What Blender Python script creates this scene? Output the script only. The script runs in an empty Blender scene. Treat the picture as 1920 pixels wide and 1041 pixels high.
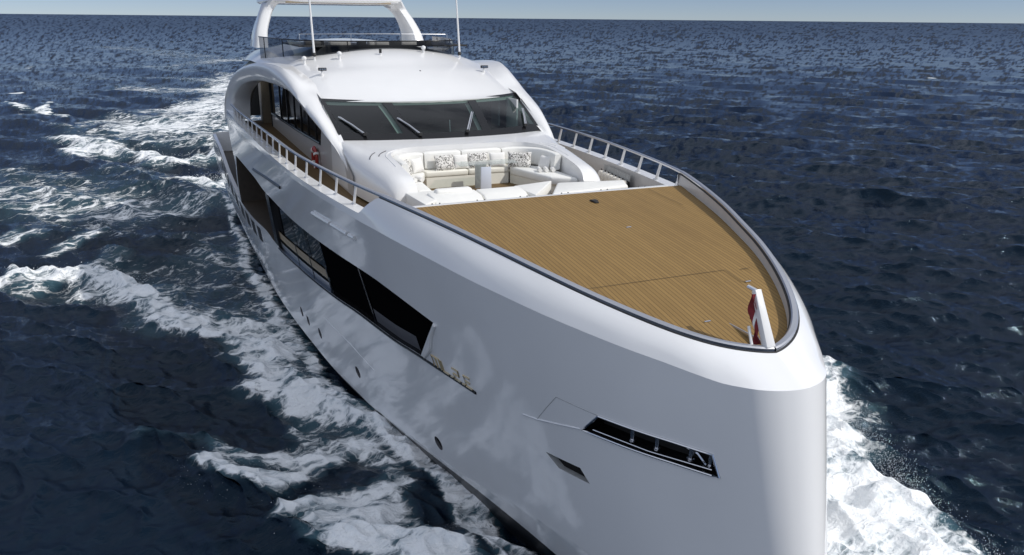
import bpy, bmesh, math, random
import numpy as np
from mathutils import Vector, Matrix
from mathutils.geometry import delaunay_2d_cdt

S = bpy.context.scene
COL = S.collection
random.seed(7)
RNG = np.random.default_rng(11)

# ------------------------------------------------------------------ camera
F_PX, PITCH, YAW, ROLL = 1498.99542, 0.313562473, 0.413222925, -0.00943099409
CAM = np.array([16.1852277, -8.32818448, 8.90888171])
_d = np.array([-math.cos(YAW), math.sin(YAW), 0.0]); _r = np.array([math.sin(YAW), math.cos(YAW), 0.0])
_f = _d*math.cos(PITCH)+np.array([0, 0, -math.sin(PITCH)]); _u = _d*math.sin(PITCH)+np.array([0, 0, math.cos(PITCH)])
_rr = _r*math.cos(ROLL)-_u*math.sin(ROLL); _uu = _u*math.cos(ROLL)+_r*math.sin(ROLL)
cam_d = bpy.data.cameras.new('camera'); cam = bpy.data.objects.new('camera', cam_d); COL.objects.link(cam)
cam_d.sensor_width = 36.0; cam_d.lens = F_PX/1920*36.0
cam_d.clip_start = 0.1; cam_d.clip_end = 60000
M = Matrix(((_rr[0], _uu[0], -_f[0], CAM[0]), (_rr[1], _uu[1], -_f[1], CAM[1]), (_rr[2], _uu[2], -_f[2], CAM[2]), (0, 0, 0, 1)))
cam.matrix_world = M
S.camera = cam

# ------------------------------------------------------------------ light
SUN_EL = math.radians(42); SUN_AZ = math.radians(50)      # azimuth from +X (bow) towards +Y (port)
sdir = Vector((math.cos(SUN_EL)*math.cos(SUN_AZ), math.cos(SUN_EL)*math.sin(SUN_AZ), math.sin(SUN_EL)))
W = bpy.data.worlds.new("World"); S.world = W; W.use_nodes = True
nt = W.node_tree; nt.nodes.clear()
sky = nt.nodes.new('ShaderNodeTexSky'); sky.sky_type = 'NISHITA'; sky.sun_disc = False
sky.sun_elevation = SUN_EL; sky.sun_rotation = math.pi/2-SUN_AZ
sky.altitude = 0; sky.air_density = 0.5; sky.dust_density = 0.0; sky.ozone_density = 1.0
bg = nt.nodes.new('ShaderNodeBackground'); bg.inputs[1].default_value = 0.055
wo = nt.nodes.new('ShaderNodeOutputWorld')
# broken bright cloud above the clear strip at the horizon
wtc = nt.nodes.new('ShaderNodeTexCoord'); wsx = nt.nodes.new('ShaderNodeSeparateXYZ'); nt.links.new(wtc.outputs['Generated'], wsx.inputs[0])
wel = nt.nodes.new('ShaderNodeMapRange'); wel.interpolation_type = 'SMOOTHSTEP'; wel.inputs[1].default_value = 0.05; wel.inputs[2].default_value = 0.24
wdt = nt.nodes.new('ShaderNodeVectorMath'); wdt.operation = 'DOT_PRODUCT'; wdt.inputs[1].default_value = (-.95, .31, 0); nt.links.new(wtc.outputs['Generated'], wdt.inputs[0])
wd2 = nt.nodes.new('ShaderNodeMapRange'); wd2.inputs[1].default_value = -.1; wd2.inputs[2].default_value = .8; wd2.inputs[3].default_value = 0; wd2.inputs[4].default_value = .42; nt.links.new(wdt.outputs['Value'], wd2.inputs[0])
wsb = nt.nodes.new('ShaderNodeMath'); wsb.operation = 'SUBTRACT'; nt.links.new(wsx.outputs[2], wsb.inputs[0]); nt.links.new(wd2.outputs[0], wsb.inputs[1])
nt.links.new(wsb.outputs[0], wel.inputs[0])
wmp = nt.nodes.new('ShaderNodeMapping'); wmp.inputs['Scale'].default_value = (1, 1, 2.2); wmp.inputs['Location'].default_value = (3.7, 1.9, 5.2); nt.links.new(wtc.outputs['Generated'], wmp.inputs[0])
wno = nt.nodes.new('ShaderNodeTexNoise'); wno.inputs['Scale'].default_value = 2.3; wno.inputs['Detail'].default_value = 7; wno.inputs['Roughness'].default_value = .58
nt.links.new(wmp.outputs[0], wno.inputs[0])
wcr = nt.nodes.new('ShaderNodeMapRange'); wcr.interpolation_type = 'SMOOTHSTEP'; wcr.inputs[1].default_value = .30; wcr.inputs[2].default_value = .58
nt.links.new(wno.outputs[0], wcr.inputs[0])
wmu = nt.nodes.new('ShaderNodeMath'); wmu.operation = 'MULTIPLY'; nt.links.new(wel.outputs[0], wmu.inputs[0]); nt.links.new(wcr.outputs[0], wmu.inputs[1])
wmx = nt.nodes.new('ShaderNodeMix'); wmx.data_type = 'RGBA'; wmx.inputs[7].default_value = (12.2, 13.1, 14.9, 1)
wba = nt.nodes.new('ShaderNodeMapRange'); wba.inputs[3].default_value = .04; nt.links.new(wmu.outputs[0], wba.inputs[0]); nt.links.new(wba.outputs[0], wmx.inputs[0]); wti = nt.nodes.new('ShaderNodeVectorMath'); wti.operation = 'MULTIPLY'; wti.inputs[1].default_value = (.95, 1.0, 1.20); nt.links.new(sky.outputs[0], wti.inputs[0]); nt.links.new(wti.outputs[0], wmx.inputs[6])
nt.links.new(wmx.outputs[2], bg.inputs[0]); nt.links.new(bg.outputs[0], wo.inputs[0])
sl = bpy.data.lights.new('sun', 'SUN'); sl.energy = 2.7; sl.angle = math.radians(0.5); sl.color = (1.0, 0.965, 0.91)
so = bpy.data.objects.new('sun', sl); COL.objects.link(so)
so.rotation_euler = sdir.to_track_quat('Z', 'Y').to_euler(); so.location = (0, 30, 40)
S.view_settings.view_transform = 'Standard'; S.view_settings.look = 'None'
S.view_settings.exposure = 0.10; S.view_settings.gamma = 1.0
S.cycles.max_bounces = 8; S.cycles.transparent_max_bounces = 12

# ------------------------------------------------------------------ helpers
def pch(xs, ys):
    xs = np.array(xs, float); ys = np.array(ys, float); h = np.diff(xs); d = np.diff(ys)/h
    m = np.zeros(len(xs)); m[0] = d[0]; m[-1] = d[-1]
    for i in range(1, len(xs)-1):
        if d[i-1]*d[i] > 0:
            w1 = 2*h[i]+h[i-1]; w2 = h[i]+2*h[i-1]; m[i] = (w1+w2)/(w1/d[i-1]+w2/d[i])
    def f(x):
        x = np.clip(np.asarray(x, float), xs[0], xs[-1]); i = np.clip(np.searchsorted(xs, x)-1, 0, len(h)-1)
        t = (x-xs[i])/h[i]
        return (1+2*t)*(1-t)**2*ys[i]+t*(1-t)**2*h[i]*m[i]+t*t*(3-2*t)*ys[i+1]+t*t*(t-1)*h[i]*m[i+1]
    return f

MATS = {}
def newmat(name):
    m = bpy.data.materials.new(name); m.use_nodes = True; MATS[name] = m
    return m, m.node_tree, m.node_tree.nodes['Principled BSDF']
def node(nt, typ, **kw):
    n = nt.nodes.new(typ)
    for k, v in kw.items(): setattr(n, k, v)
    return n
def simple(name, col, rough=0.5, metal=0.0, coat=0.0, spec=0.5, var=0.0, vscale=6.0, bump=0.0, bscale=60.0):
    m, nt, p = newmat(name)
    p.inputs['Base Color'].default_value = (*col, 1); p.inputs['Roughness'].default_value = rough
    p.inputs['Metallic'].default_value = metal; p.inputs['Coat Weight'].default_value = coat
    p.inputs['Coat Roughness'].default_value = 0.03
    p.inputs['Specular IOR Level'].default_value = spec
    tc = node(nt, 'ShaderNodeTexCoord')
    if var > 0:
        n = node(nt, 'ShaderNodeTexNoise'); n.inputs['Scale'].default_value = vscale; n.inputs['Detail'].default_value = 5
        nt.links.new(tc.outputs['Object'], n.inputs['Vector'])
        r = node(nt, 'ShaderNodeMapRange'); r.inputs[1].default_value = 0.3; r.inputs[2].default_value = 0.7
        r.inputs[3].default_value = 1-var; r.inputs[4].default_value = 1+var*0.5
        nt.links.new(n.outputs[0], r.inputs[0])
        mx = node(nt, 'ShaderNodeVectorMath', operation='SCALE'); mx.inputs[0].default_value = col
        nt.links.new(r.outputs[0], mx.inputs['Scale']); nt.links.new(mx.outputs[0], p.inputs['Base Color'])
    if bump > 0:
        n = node(nt, 'ShaderNodeTexNoise'); n.inputs['Scale'].default_value = bscale; n.inputs['Detail'].default_value = 4
        nt.links.new(tc.outputs['Object'], n.inputs['Vector'])
        b = node(nt, 'ShaderNodeBump'); b.inputs['Strength'].default_value = bump; b.inputs['Distance'].default_value = 0.02
        nt.links.new(n.outputs[0], b.inputs['Height']); nt.links.new(b.outputs[0], p.inputs['Normal'])
    return m

simple('gelcoat', (0.80, 0.795, 0.785), 0.28, coat=0.5, var=0.02, vscale=1.2)
simple('hull_paint', (0.85, 0.852, 0.855), 0.12, coat=0.5, var=0.03, vscale=0.5)
simple('hull_inside', (0.55, 0.55, 0.55), 0.5)
simple('boot_paint', (0.012, 0.013, 0.017), 0.35, var=0.2)
simple('steel', (0.62, 0.63, 0.66), 0.16, metal=1.0)
simple('steel_satin', (0.70, 0.71, 0.74), 0.34, metal=0.85)
simple('rail_top', (0.52, 0.53, 0.56), 0.28, metal=0.6)
simple('gold', (0.62, 0.50, 0.30), 0.3, metal=0.8)
simple('black_glass', (0.006, 0.006, 0.007), 0.03, spec=0.6)
simple('dark_void', (0.004, 0.004, 0.0045), 0.6, spec=0.0)
simple('black_gloss', (0.009, 0.009, 0.010), 0.2, spec=0.22)
simple('rubber', (0.02, 0.02, 0.02), 0.6)
simple('seam_caulk', (0.045, 0.03, 0.015), 0.7)
simple('brown_deck', (0.04, 0.029, 0.019), 0.6, var=0.25)
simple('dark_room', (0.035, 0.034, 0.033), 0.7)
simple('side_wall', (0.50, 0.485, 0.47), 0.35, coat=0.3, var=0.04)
simple('headliner', (0.55, 0.57, 0.53), 0.6)
simple('vinyl', (0.82, 0.81, 0.77), 0.5, var=0.03, vscale=3, bump=0.15, bscale=14)
simple('cream_vinyl', (0.80, 0.775, 0.69), 0.5, var=0.03, bump=0.1, bscale=14)
simple('cotton', (0.80, 0.785, 0.75), 0.85, bump=0.4, bscale=30)
simple('terry', (0.70, 0.665, 0.60), 0.9, var=0.12, vscale=14, bump=0.6, bscale=40)
simple('table_white', (0.62, 0.66, 0.74), 0.3)
simple('red_paint', (0.36, 0.03, 0.02), 0.45, var=0.2, vscale=20)
simple('flag_red', (0.22, 0.02, 0.025), 0.8, var=0.3, vscale=9)
simple('tan_trim', (0.36, 0.29, 0.20), 0.45, var=0.1)
simple('grille', (0.10, 0.10, 0.11), 0.5)
simple('droplet', (0.82, 0.84, 0.85), 0.5)
simple('grey_panel', (0.36, 0.37, 0.37), 0.5, var=0.2, vscale=9)

def glassy(name, tint, refl_rough=0.02, absorb=0.35):
    m, nt, p = newmat(name); nt.nodes.remove(p)
    out = nt.nodes['Material Output']
    tr = node(nt, 'ShaderNodeBsdfTransparent'); tr.inputs[0].default_value = (*[t*absorb for t in tint], 1)
    gl = node(nt, 'ShaderNodeBsdfGlossy'); gl.inputs['Roughness'].default_value = refl_rough
    fr = node(nt, 'ShaderNodeFresnel'); fr.inputs[0].default_value = 1.45
    mx = node(nt, 'ShaderNodeMixShader')
    ge = node(nt, 'ShaderNodeNewGeometry'); io = node(nt, 'ShaderNodeMapRange')
    io.inputs[3].default_value = 1.45; io.inputs[4].default_value = 1/1.45
    nt.links.new(ge.outputs['Backfacing'], io.inputs[0]); nt.links.new(io.outputs[0], fr.inputs[0])
    nt.links.new(fr.outputs[0], mx.inputs[0]); nt.links.new(tr.outputs[0], mx.inputs[1]); nt.links.new(gl.outputs[0], mx.inputs[2])
    nt.links.new(mx.outputs[0], out.inputs[0])
    return m
glassy('tinted_glass', (0.70, 0.87, 0.83), 0.02, 0.62)
glassy('smoked_glass', (0.6, 0.62, 0.65), 0.02, 0.6)
glassy('clear_glass', (0.94, 0.98, 0.965), 0.02, 0.93)

def teak_mat(name, tint=(1, 1, 1)):
    m, nt, p = newmat(name)
    tc = node(nt, 'ShaderNodeTexCoord'); sx = node(nt, 'ShaderNodeSeparateXYZ'); nt.links.new(tc.outputs['Object'], sx.inputs[0])
    def math_(op, a, b=None):
        n = node(nt, 'ShaderNodeMath', operation=op)
        for i, v in enumerate((a, b)):
            if v is None: continue
            if isinstance(v, (int, float)): n.inputs[i].default_value = v
            else: nt.links.new(v, n.inputs[i])
        return n.outputs[0]
    q = math_('DIVIDE', sx.outputs[1], 0.088)
    fl = math_('FLOOR', q); fr = math_('FRACT', q)
    # butt joints along each plank
    wn0 = node(nt, 'ShaderNodeTexWhiteNoise', noise_dimensions='1D'); nt.links.new(fl, wn0.inputs['W'])
    xo = math_('ADD', math_('DIVIDE', sx.outputs[0], 2.6), math_('MULTIPLY', wn0.outputs[0], 7.0))
    flx = math_('FLOOR', xo)
    wn = node(nt, 'ShaderNodeTexWhiteNoise', noise_dimensions='2D')
    cb = node(nt, 'ShaderNodeCombineXYZ'); nt.links.new(fl, cb.inputs[0]); nt.links.new(flx, cb.inputs[1]); nt.links.new(cb.outputs[0], wn.inputs['Vector'])
    mp = node(nt, 'ShaderNodeMapping'); mp.inputs['Scale'].default_value = (1.3, 24, 1); nt.links.new(tc.outputs['Object'], mp.inputs[0])
    gr = node(nt, 'ShaderNodeTexNoise'); gr.inputs['Scale'].default_value = 1.6; gr.inputs['Detail'].default_value = 6; nt.links.new(mp.outputs[0], gr.inputs[0])
    wet = node(nt, 'ShaderNodeTexNoise'); wet.inputs['Scale'].default_value = 0.55; wet.inputs['Detail'].default_value = 4; nt.links.new(tc.outputs['Object'], wet.inputs[0])
    k = math_('ADD', math_('MULTIPLY', wn.outputs[0], 0.30), math_('ADD', math_('MULTIPLY', gr.outputs[0], 0.55), math_('MULTIPLY', wet.outputs[0], 0.35)))
    ramp = node(nt, 'ShaderNodeValToRGB')
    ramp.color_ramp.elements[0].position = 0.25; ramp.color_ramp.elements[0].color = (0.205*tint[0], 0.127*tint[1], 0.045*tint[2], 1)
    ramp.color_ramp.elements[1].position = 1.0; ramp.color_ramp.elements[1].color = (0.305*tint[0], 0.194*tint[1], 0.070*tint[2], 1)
    nt.links.new(k, ramp.inputs[0])
    cz = math_('LESS_THAN', fr, 0.13)
    mx = node(nt, 'ShaderNodeMix', data_type='RGBA'); nt.links.new(cz, mx.inputs[0]); nt.links.new(ramp.outputs[0], mx.inputs[6]); mx.inputs[7].default_value = (0.075, 0.045, 0.020, 1)
    nt.links.new(mx.outputs[2], p.inputs['Base Color'])
    p.inputs['Roughness'].default_value = 0.62; p.inputs['Specular IOR Level'].default_value = 0.25
    bp = node(nt, 'ShaderNodeBump'); bp.inputs['Strength'].default_value = 0.3; bp.inputs['Distance'].default_value = 0.004
    nt.links.new(math_('SUBTRACT', gr.outputs[0], cz), bp.inputs['Height']); nt.links.new(bp.outputs[0], p.inputs['Normal'])
    return m
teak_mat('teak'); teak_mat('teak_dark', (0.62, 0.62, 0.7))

def pattern_mat():
    m, nt, p = newmat('leaf_print')
    tc = node(nt, 'ShaderNodeTexCoord')
    v = node(nt, 'ShaderNodeTexVoronoi', feature='F1'); v.inputs['Scale'].default_value = 30
    n = node(nt, 'ShaderNodeTexNoise'); n.inputs['Scale'].default_value = 16; n.inputs['Detail'].default_value = 8; n.inputs['Distortion'].default_value = 1.5
    nt.links.new(tc.outputs['Object'], n.inputs[0]); nt.links.new(n.outputs[1], v.inputs[0])
    ad = node(nt, 'ShaderNodeMath', operation='ADD'); nt.links.new(n.outputs[0], ad.inputs[0])
    v2 = node(nt, 'ShaderNodeTexVoronoi'); v2.inputs['Scale'].default_value = 26; nt.links.new(tc.outputs['Object'], v2.inputs[0])
    sc = node(nt, 'ShaderNodeMath', operation='MULTIPLY'); sc.inputs[1].default_value = 0.35; nt.links.new(v2.outputs[0], sc.inputs[0]); nt.links.new(sc.outputs[0], ad.inputs[1])
    r = node(nt, 'ShaderNodeValToRGB'); r.color_ramp.interpolation = 'LINEAR'
    r.color_ramp.elements[0].position = 0.60; r.color_ramp.elements[0].color = (0.09, 0.085, 0.075, 1)
    r.color_ramp.elements[1].position = 0.68; r.color_ramp.elements[1].color = (0.76, 0.74, 0.70, 1)
    nt.links.new(ad.outputs[0], r.inputs[0]); nt.links.new(r.outputs[0], p.inputs['Base Color'])
    p.inputs['Roughness'].default_value = 0.8
pattern_mat()

ORG = Vector((-15.0, 0.0, -2.2))
yacht = bpy.data.objects.new('yacht', None); COL.objects.link(yacht); yacht.location = ORG
yacht['label'] = 'white motor yacht under way with a broad teak foredeck and raked wheelhouse windows'; yacht['category'] = 'yacht'

def link(name, mesh, parent=None):
    o = bpy.data.objects.new(name, mesh); COL.objects.link(o)
    if parent is not None:
        o.parent = parent
        o.matrix_parent_inverse = Matrix.Translation(-WORLD[parent.name]) if parent.name in WORLD else Matrix()
    return o
WORLD = {'yacht': ORG}
def mesh_obj(name, verts, faces, mat, parent=yacht, smooth=True, mats=None, fmat=None, angle=None, normals=None):
    me = bpy.data.meshes.new(name)
    me.from_pydata([tuple(map(float, v)) for v in verts], [], [tuple(int(i) for i in f) for f in faces])
    for mm in (mats or [mat]): me.materials.append(MATS[mm])
    if fmat is not None: me.polygons.foreach_set('material_index', np.asarray(fmat, dtype=np.int32))
    me.polygons.foreach_set('use_smooth', np.full(len(me.polygons), bool(smooth)))
    me.validate()
    if angle is not None: me.set_sharp_from_angle(angle=math.radians(angle))
    if normals is not None: me.normals_split_custom_set_from_vertices([tuple(map(float, n)) for n in normals])
    me.update()
    o = link(name, me, parent)
    return o

class MB:                                  # collects pieces of ONE mesh object
    def __init__(s): s.v = []; s.f = []; s.m = []
    def add(s, verts, faces, mi=0):
        b = len(s.v); s.v += [tuple(map(float, v)) for v in verts]; s.f += [tuple(int(i)+b for i in f) for f in faces]; s.m += [mi]*len(faces)
        return s
    def grid(s, P, mi=0, closed_u=False, closed_v=False, flip=False):
        P = np.asarray(P, float); n, k = P.shape[:2]; F = []
        for i in range(n if closed_u else n-1):
            for j in range(k if closed_v else k-1):
                a = i*k+j; b = ((i+1) % n)*k+j; c = ((i+1) % n)*k+(j+1) % k; d = i*k+(j+1) % k
                F.append((a, d, c, b) if flip else (a, b, c, d))
        return s.add(P.reshape(-1, 3), F, mi)
    def tube(s, pts, r, n=8, mi=0, cap=True, ry=None):
        pts = [Vector(p) for p in pts]; rs = r if hasattr(r, '__len__') else [r]*len(pts); rings = []
        for i, p in enumerate(pts):
            t = (pts[min(i+1, len(pts)-1)]-pts[max(i-1, 0)]).normalized()
            up = Vector((0, 0, 1)) if abs(t.z) < 0.95 else Vector((1, 0, 0))
            a = t.cross(up).normalized(); b = a.cross(t).normalized()
            q = ry if ry is not None else rs[i]
            rings.append([p+a*(rs[i]*math.cos(2*math.pi*k/n))+b*((q if ry is not None else rs[i])*math.sin(2*math.pi*k/n)) for k in range(n)])
        s.grid(np.array([[tuple(v) for v in R] for R in rings]), mi, closed_v=True)
        if cap:
            b0 = len(s.v)-len(pts)*n
            s.f.append(tuple(b0+k for k in range(n))); s.m.append(mi)
            s.f.append(tuple(b0+(len(pts)-1)*n+n-1-k for k in range(n))); s.m.append(mi)
        return s
    def box(s, c, size, R=None, mi=0, taper=1.0):
        hx, hy, hz = [q/2 for q in size]; V = []
        for z in (-1, 1):
            k = 1.0 if z < 0 else taper
            for x, y in ((-1, -1), (1, -1), (1, 1), (-1, 1)):
                v = Vector((x*hx*k, y*hy*k, z*hz))
                if R is not None: v = R @ v
                V.append(v+Vector(c))
        return s.add(V, [(3, 2, 1, 0), (4, 5, 6, 7), (0, 1, 5, 4), (1, 2, 6, 5), (2, 3, 7, 6), (3, 0, 4, 7)], mi)
    def prism(s, poly, z0, z1, mi=0):
        n = len(poly); zt = z1 if hasattr(z1, '__len__') else [z1]*n
        V = [(x, y, z0) for x, y in poly]+[(x, y, zt[i]) for i, (x, y) in enumerate(poly)]
        ar = sum(poly[i][0]*poly[(i+1) % n][1]-poly[(i+1) % n][0]*poly[i][1] for i in range(n))
        F = [tuple(range(n-1, -1, -1)), tuple(range(n, 2*n))]+[(i, (i+1) % n, n+(i+1) % n, n+i) for i in range(n)]
        if ar < 0: F = [tuple(reversed(f)) for f in F]
        return s.add(V, F, mi)
    def build(s, name, mat, parent=yacht, smooth=True, angle=40, bevel=0.0, mats=None, seg=2):
        o = mesh_obj(name, s.v, s.f, mat, parent, smooth, mats, s.m if mats else None)
        if bevel > 0:
            bm = bmesh.new(); bm.from_mesh(o.data)
            ed = [e for e in bm.edges if len(e.link_faces) == 2 and e.calc_face_angle(0) > math.radians(25)]
            bmesh.ops.bevel(bm, geom=ed, offset=bevel, offset_type='OFFSET', segments=seg, profile=0.5, affect='EDGES', clamp_overlap=True)
            bm.normal_update(); bm.to_mesh(o.data); bm.free()
            o.data.polygons.foreach_set('use_smooth', np.full(len(o.data.polygons), bool(smooth)))
        if angle is not None: o.data.set_sharp_from_angle(angle=math.radians(angle))
        return o
def resample(poly, step, closed=False):
    P = [np.array(p, float) for p in poly]; out = []
    n = len(P)
    for i in range(n if closed else n-1):
        a, b = P[i], P[(i+1) % n]; k = max(1, int(math.ceil(np.linalg.norm(b-a)/step)))
        out += [a+(b-a)*j/k for j in range(k)]
    if not closed: out.append(P[-1])
    return np.array(out)
def inside(pt, poly):
    x, y = pt; c = False; n = len(poly); j = n-1
    for i in range(n):
        if (poly[i][1] > y) != (poly[j][1] > y) and x < (poly[j][0]-poly[i][0])*(y-poly[i][1])/(poly[j][1]-poly[i][1])+poly[i][0]: c = not c
        j = i
    return c
def smooth_path(pts, n=60):
    P = np.array(pts, float); d = np.r_[0, np.cumsum(np.linalg.norm(np.diff(P, axis=0), axis=1))]
    t = np.linspace(0, d[-1], n); return np.stack([pch(d, P[:, k])(t) for k in range(P.shape[1])], -1)
MIR = np.array([1, -1, 1.0])
# ================================================================== YACHT: hull form
ZW = -2.2
zR = pch([-44, -20, -9, -4, -2, -1, 0, 1, 2, 3, 4, 5, 6, 6.5, 7, 7.45], [4.7, 5.02, 5.16, 5.15, 5.14, 5.13, 5.08, 5.01, 4.92, 4.8, 4.67, 4.51, 4.33, 4.23, 4.13, 4.05])
dzK = pch([-44, -8, -3, -1, 2, 4, 5.5, 7, 8.2], [-.75, -.68, -.66, -.66, -.62, -.53, -.45, -.37, -.34])
zK = lambda x: zR(np.minimum(x, 7.42))+dzK(x)
XT0, XT1 = 8.05, 9.42
vC = pch([0, 3, 5.7, 8.4, 14], [.66, .72, .775, .855, .93])
vB = pch([0, 5, 9, 14, 50], [.895, .90, .91, .945, .955])
def spch(xs, ys):
    f = pch(np.sqrt(np.array(xs, float)), ys)
    return lambda x: f(np.sqrt(np.maximum(np.asarray(x, float), 0)))
bK = spch([0, .03, .09, .26, .42, .79, 1.4, 1.96, 2.43, 3.7, 4.94, 6.7, 7.94, 9.31, 10.67, 12.33, 15, 18, 24, 28, 38, 46, 50], [0, .22, .40, .67, .82, 1.11, 1.52, 1.90, 2.17, 2.79, 3.24, 3.77, 4.09, 4.38, 4.57, 4.77, 5.0, 5.15, 5.30, 5.35, 5.35, 5.2, 5.1])
bW = spch([0, .04, .15, .5, 1, 3, 6.14, 7.9, 10.1, 14.3, 18, 25.5, 36.5, 50], [0, .16, .3, .52, .72, 1.15, 1.75, 2.1, 2.6, 3.45, 3.98, 4.45, 4.5, 4.3])
bR = pch([-45, -30, -21, -18.4, -9, -8, -7, -6, -5, -4, -3, -2, -1, 0, 1, 2, 3, 4, 5, 6, 6.5, 6.88, 7.1, 7.25, 7.36, 7.39],
         [5.0, 5.2, 5.25, 5.22, 5.02, 4.98, 4.92, 4.83, 4.71, 4.58, 4.44, 4.28, 4.08, 3.82, 3.53, 3.22, 2.88, 2.53, 2.11, 1.58, 1.24, .90, .63, .38, .12, 0])
def hullS(xi, v):
    xi = np.asarray(xi, float); v = np.asarray(v, float)
    xt = XT0+(XT1-XT0)*v; xk = XT0-xi
    zk = zK(xk); z = zk+(ZW-zk)*v
    b = bK(xi)*(1-v)+bW(xi)*v
    r = np.clip(xi/2.5, 0, 1); r = r*r*(3-2*r); VC = vC(xi)
    tent = np.where(v < VC, v/VC, (1-v)/(1-VC))
    b = b+.22*tent*r
    a = np.clip((xi-18)/16, 0, 1); a = a*a*(3-2*a)
    b = b+.55*np.sin(np.pi*np.clip(v, 0, 1))*a
    return np.stack([xt-xi, -b, z], -1)
def hullN(xi, v):
    e = 1e-3; xi = np.maximum(np.asarray(xi, float), 2e-3)
    a = hullS(xi+e, v)-hullS(xi-e, v); VC = vC(xi); v = np.asarray(v, float)
    v0 = np.where(np.abs(v-VC) < 2*e, v-2*e, v)
    b = hullS(xi, v0+e)-hullS(xi, v0-e)
    n = np.cross(a, b); n /= np.maximum(np.linalg.norm(n, axis=-1, keepdims=True), 1e-9)
    n[n[..., 1] > 0] *= -1
    # right at the stem head the surface turns to face forward
    return n
# ---- openings in the starboard topside (xi, v)
glassT = pch([7.1, 7.29, 8.38, 9.93, 12.09, 14.86, 18.67, 21.26, 21.6], [.245, .243, .229, .215, .222, .233, .244, .234, .233])
glassB = pch([8.5, 8.63, 10.06, 11.85, 13.97, 16.55, 20.7, 23.2], [.427, .427, .439, .441, .462, .483, .514, .50])
deckB = pch([20, 21.9, 23.12, 25.74, 28.3, 30, 32, 38.3, 43], [.515, .505, .486, .496, .485, .45, .40, .29, .28])
deckT = pch([20, 21.25, 23.88, 27.95, 33], [.235, .235, .20, .18, .19])
def band(x0t, x1t, x0b, x1b, ft, fb, n=40):
    top = [(x, float(ft(x))) for x in np.linspace(x0t, x1t, n)]
    bot = [(x, float(fb(x))) for x in np.linspace(x1b, x0b, n)]
    return top+bot
HOLES = {
    'glass': band(7.29, 21.2, 8.58, 21.2, glassT, glassB),
    'sidedeck': band(21.55, 28.6, 21.55, 28.6, deckT, deckB),
    'mooring': [(2.7, .236), (0.88, .203), (0.82, .259), (3.12, .306)],
    'pocket': [(4.34, .465), (3.42, .442), (3.26, .477), (4.05, .493)],
}
HOLES['aft'] = [(33.5, 0), (31.8, .055), (29.4, .20), (28.9, .25), (28.9, .47), (30, .45), (32, .40), (38.3, .29), (42.5, .28), (42.5, 1), (50, 1), (50, 0)]
def ell(cx, cv, rx, rv, n=20): return [(cx+rx*math.cos(a)+0.12*rx*math.sin(a), cv+rv*math.sin(a)) for a in np.linspace(0, 2*math.pi, n, endpoint=False)]
PORTS = [(9.40, .805), (14.06, .798), (17.42, .795), (18.94, .806), (19.72, .798)]
for i, (cx, cv) in enumerate(PORTS): HOLES['port%d' % i] = ell(cx, cv, .17, .026)
HV = 6.0                                     # domain scaling of v for the triangulation
TT = np.r_[np.linspace(0, 1, 12)**2*0.8, np.linspace(.9, 6, 34), np.linspace(6.3, 24, 60), np.linspace(25, 50, 22)]
VV = np.unique(np.r_[np.linspace(0, .6, 20), np.linspace(.62, 1, 16)])
def hull_side(holes):
    pts = []; edges = []; polys = []
    for h in holes.values():
        d = resample([(x, v*HV) for x, v in h], 0.16, True); b = len(pts)
        pts += [tuple(p) for p in d]; edges += [(b+i, b+(i+1) % len(d)) for i in range(len(d))]
        polys.append([tuple(p) for p in d])
    def near(x, y):
        for pl in polys:
            a = np.array(pl)
            if np.min((a[:, 0]-x)**2+(a[:, 1]-y)**2) < 0.004: return True
        return False
    nT = len(TT); brd = {}
    for i, x in enumerate(TT):
        for j, v in enumerate(VV):
            if x > 0.3 and near(x, v*HV): continue
            brd[(i, j)] = len(pts); pts.append((float(x), float(v*HV)))
    # crease lines kept as edges: chine and boot line
    for fn in (vC, vB):
        b = None
        for x in np.r_[TT[0], TT[1:]]:
            k = len(pts); pts.append((float(x), float(fn(x)*HV)))
            if b is not None: edges.append((b, k))
            b = k
    ov, oe, of, _, _, _ = delaunay_2d_cdt([Vector(p) for p in pts], edges, [], 0, 1e-5)
    xy = np.array([(p.x, p.y) for p in ov]); F = []
    for f in of:
        c = xy[list(f)].mean(0)
        if any(inside(c, pl) for pl in polys): continue
        F.append(tuple(f))
    return xy[:, 0], xy[:, 1]/HV, F
xi_, v_, F_ = hull_side(HOLES)
Vs = hullS(xi_, v_); Ns = hullN(xi_, v_)
cen = np.array([v_[list(f)].mean()-vB(xi_[list(f)].mean()) for f in F_])
def orient(V, F, N):
    out = []
    for f in F:
        n = np.cross(V[f[1]]-V[f[0]], V[f[2]]-V[f[0]])
        out.append(f if n @ N[f[0]] > 0 else tuple(reversed(f)))
    return out
nose = xi_ < 1e-6
Ns[nose] = np.array([1, 0, .23])/np.linalg.norm([1, 0, .23])
F1 = orient(Vs, F_, Ns); nV = len(Vs)
Vp = Vs*MIR; Np = Ns*MIR; F2 = [tuple(i+nV for i in reversed(f)) for f in F1]
# underwater skirt + transom
mesh_obj('hull', np.r_[Vs, Vp], F1+F2, None, mats=['hull_paint', 'boot_paint'], fmat=list((cen > 0).astype(int))*2, normals=np.r_[Ns, Np])
b = MB()
for sgn in (1, -1):
    x = TT[TT < 42.6]; a = hullS(x, np.ones(len(x))); c = a*np.array([1, .8, 1])+np.array([0, 0, -1.2])
    G = np.stack([a, c]); G[..., 1] *= sgn
    b.grid(G, flip=(sgn < 0))
b.build('keel', 'boot_paint')
b = MB(); vv = np.linspace(.27, 1, 12); a = hullS(np.full(12, 42.45), vv); G = np.stack([a, a*MIR]); b.grid(G); b.build('transom', 'gelcoat')

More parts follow.
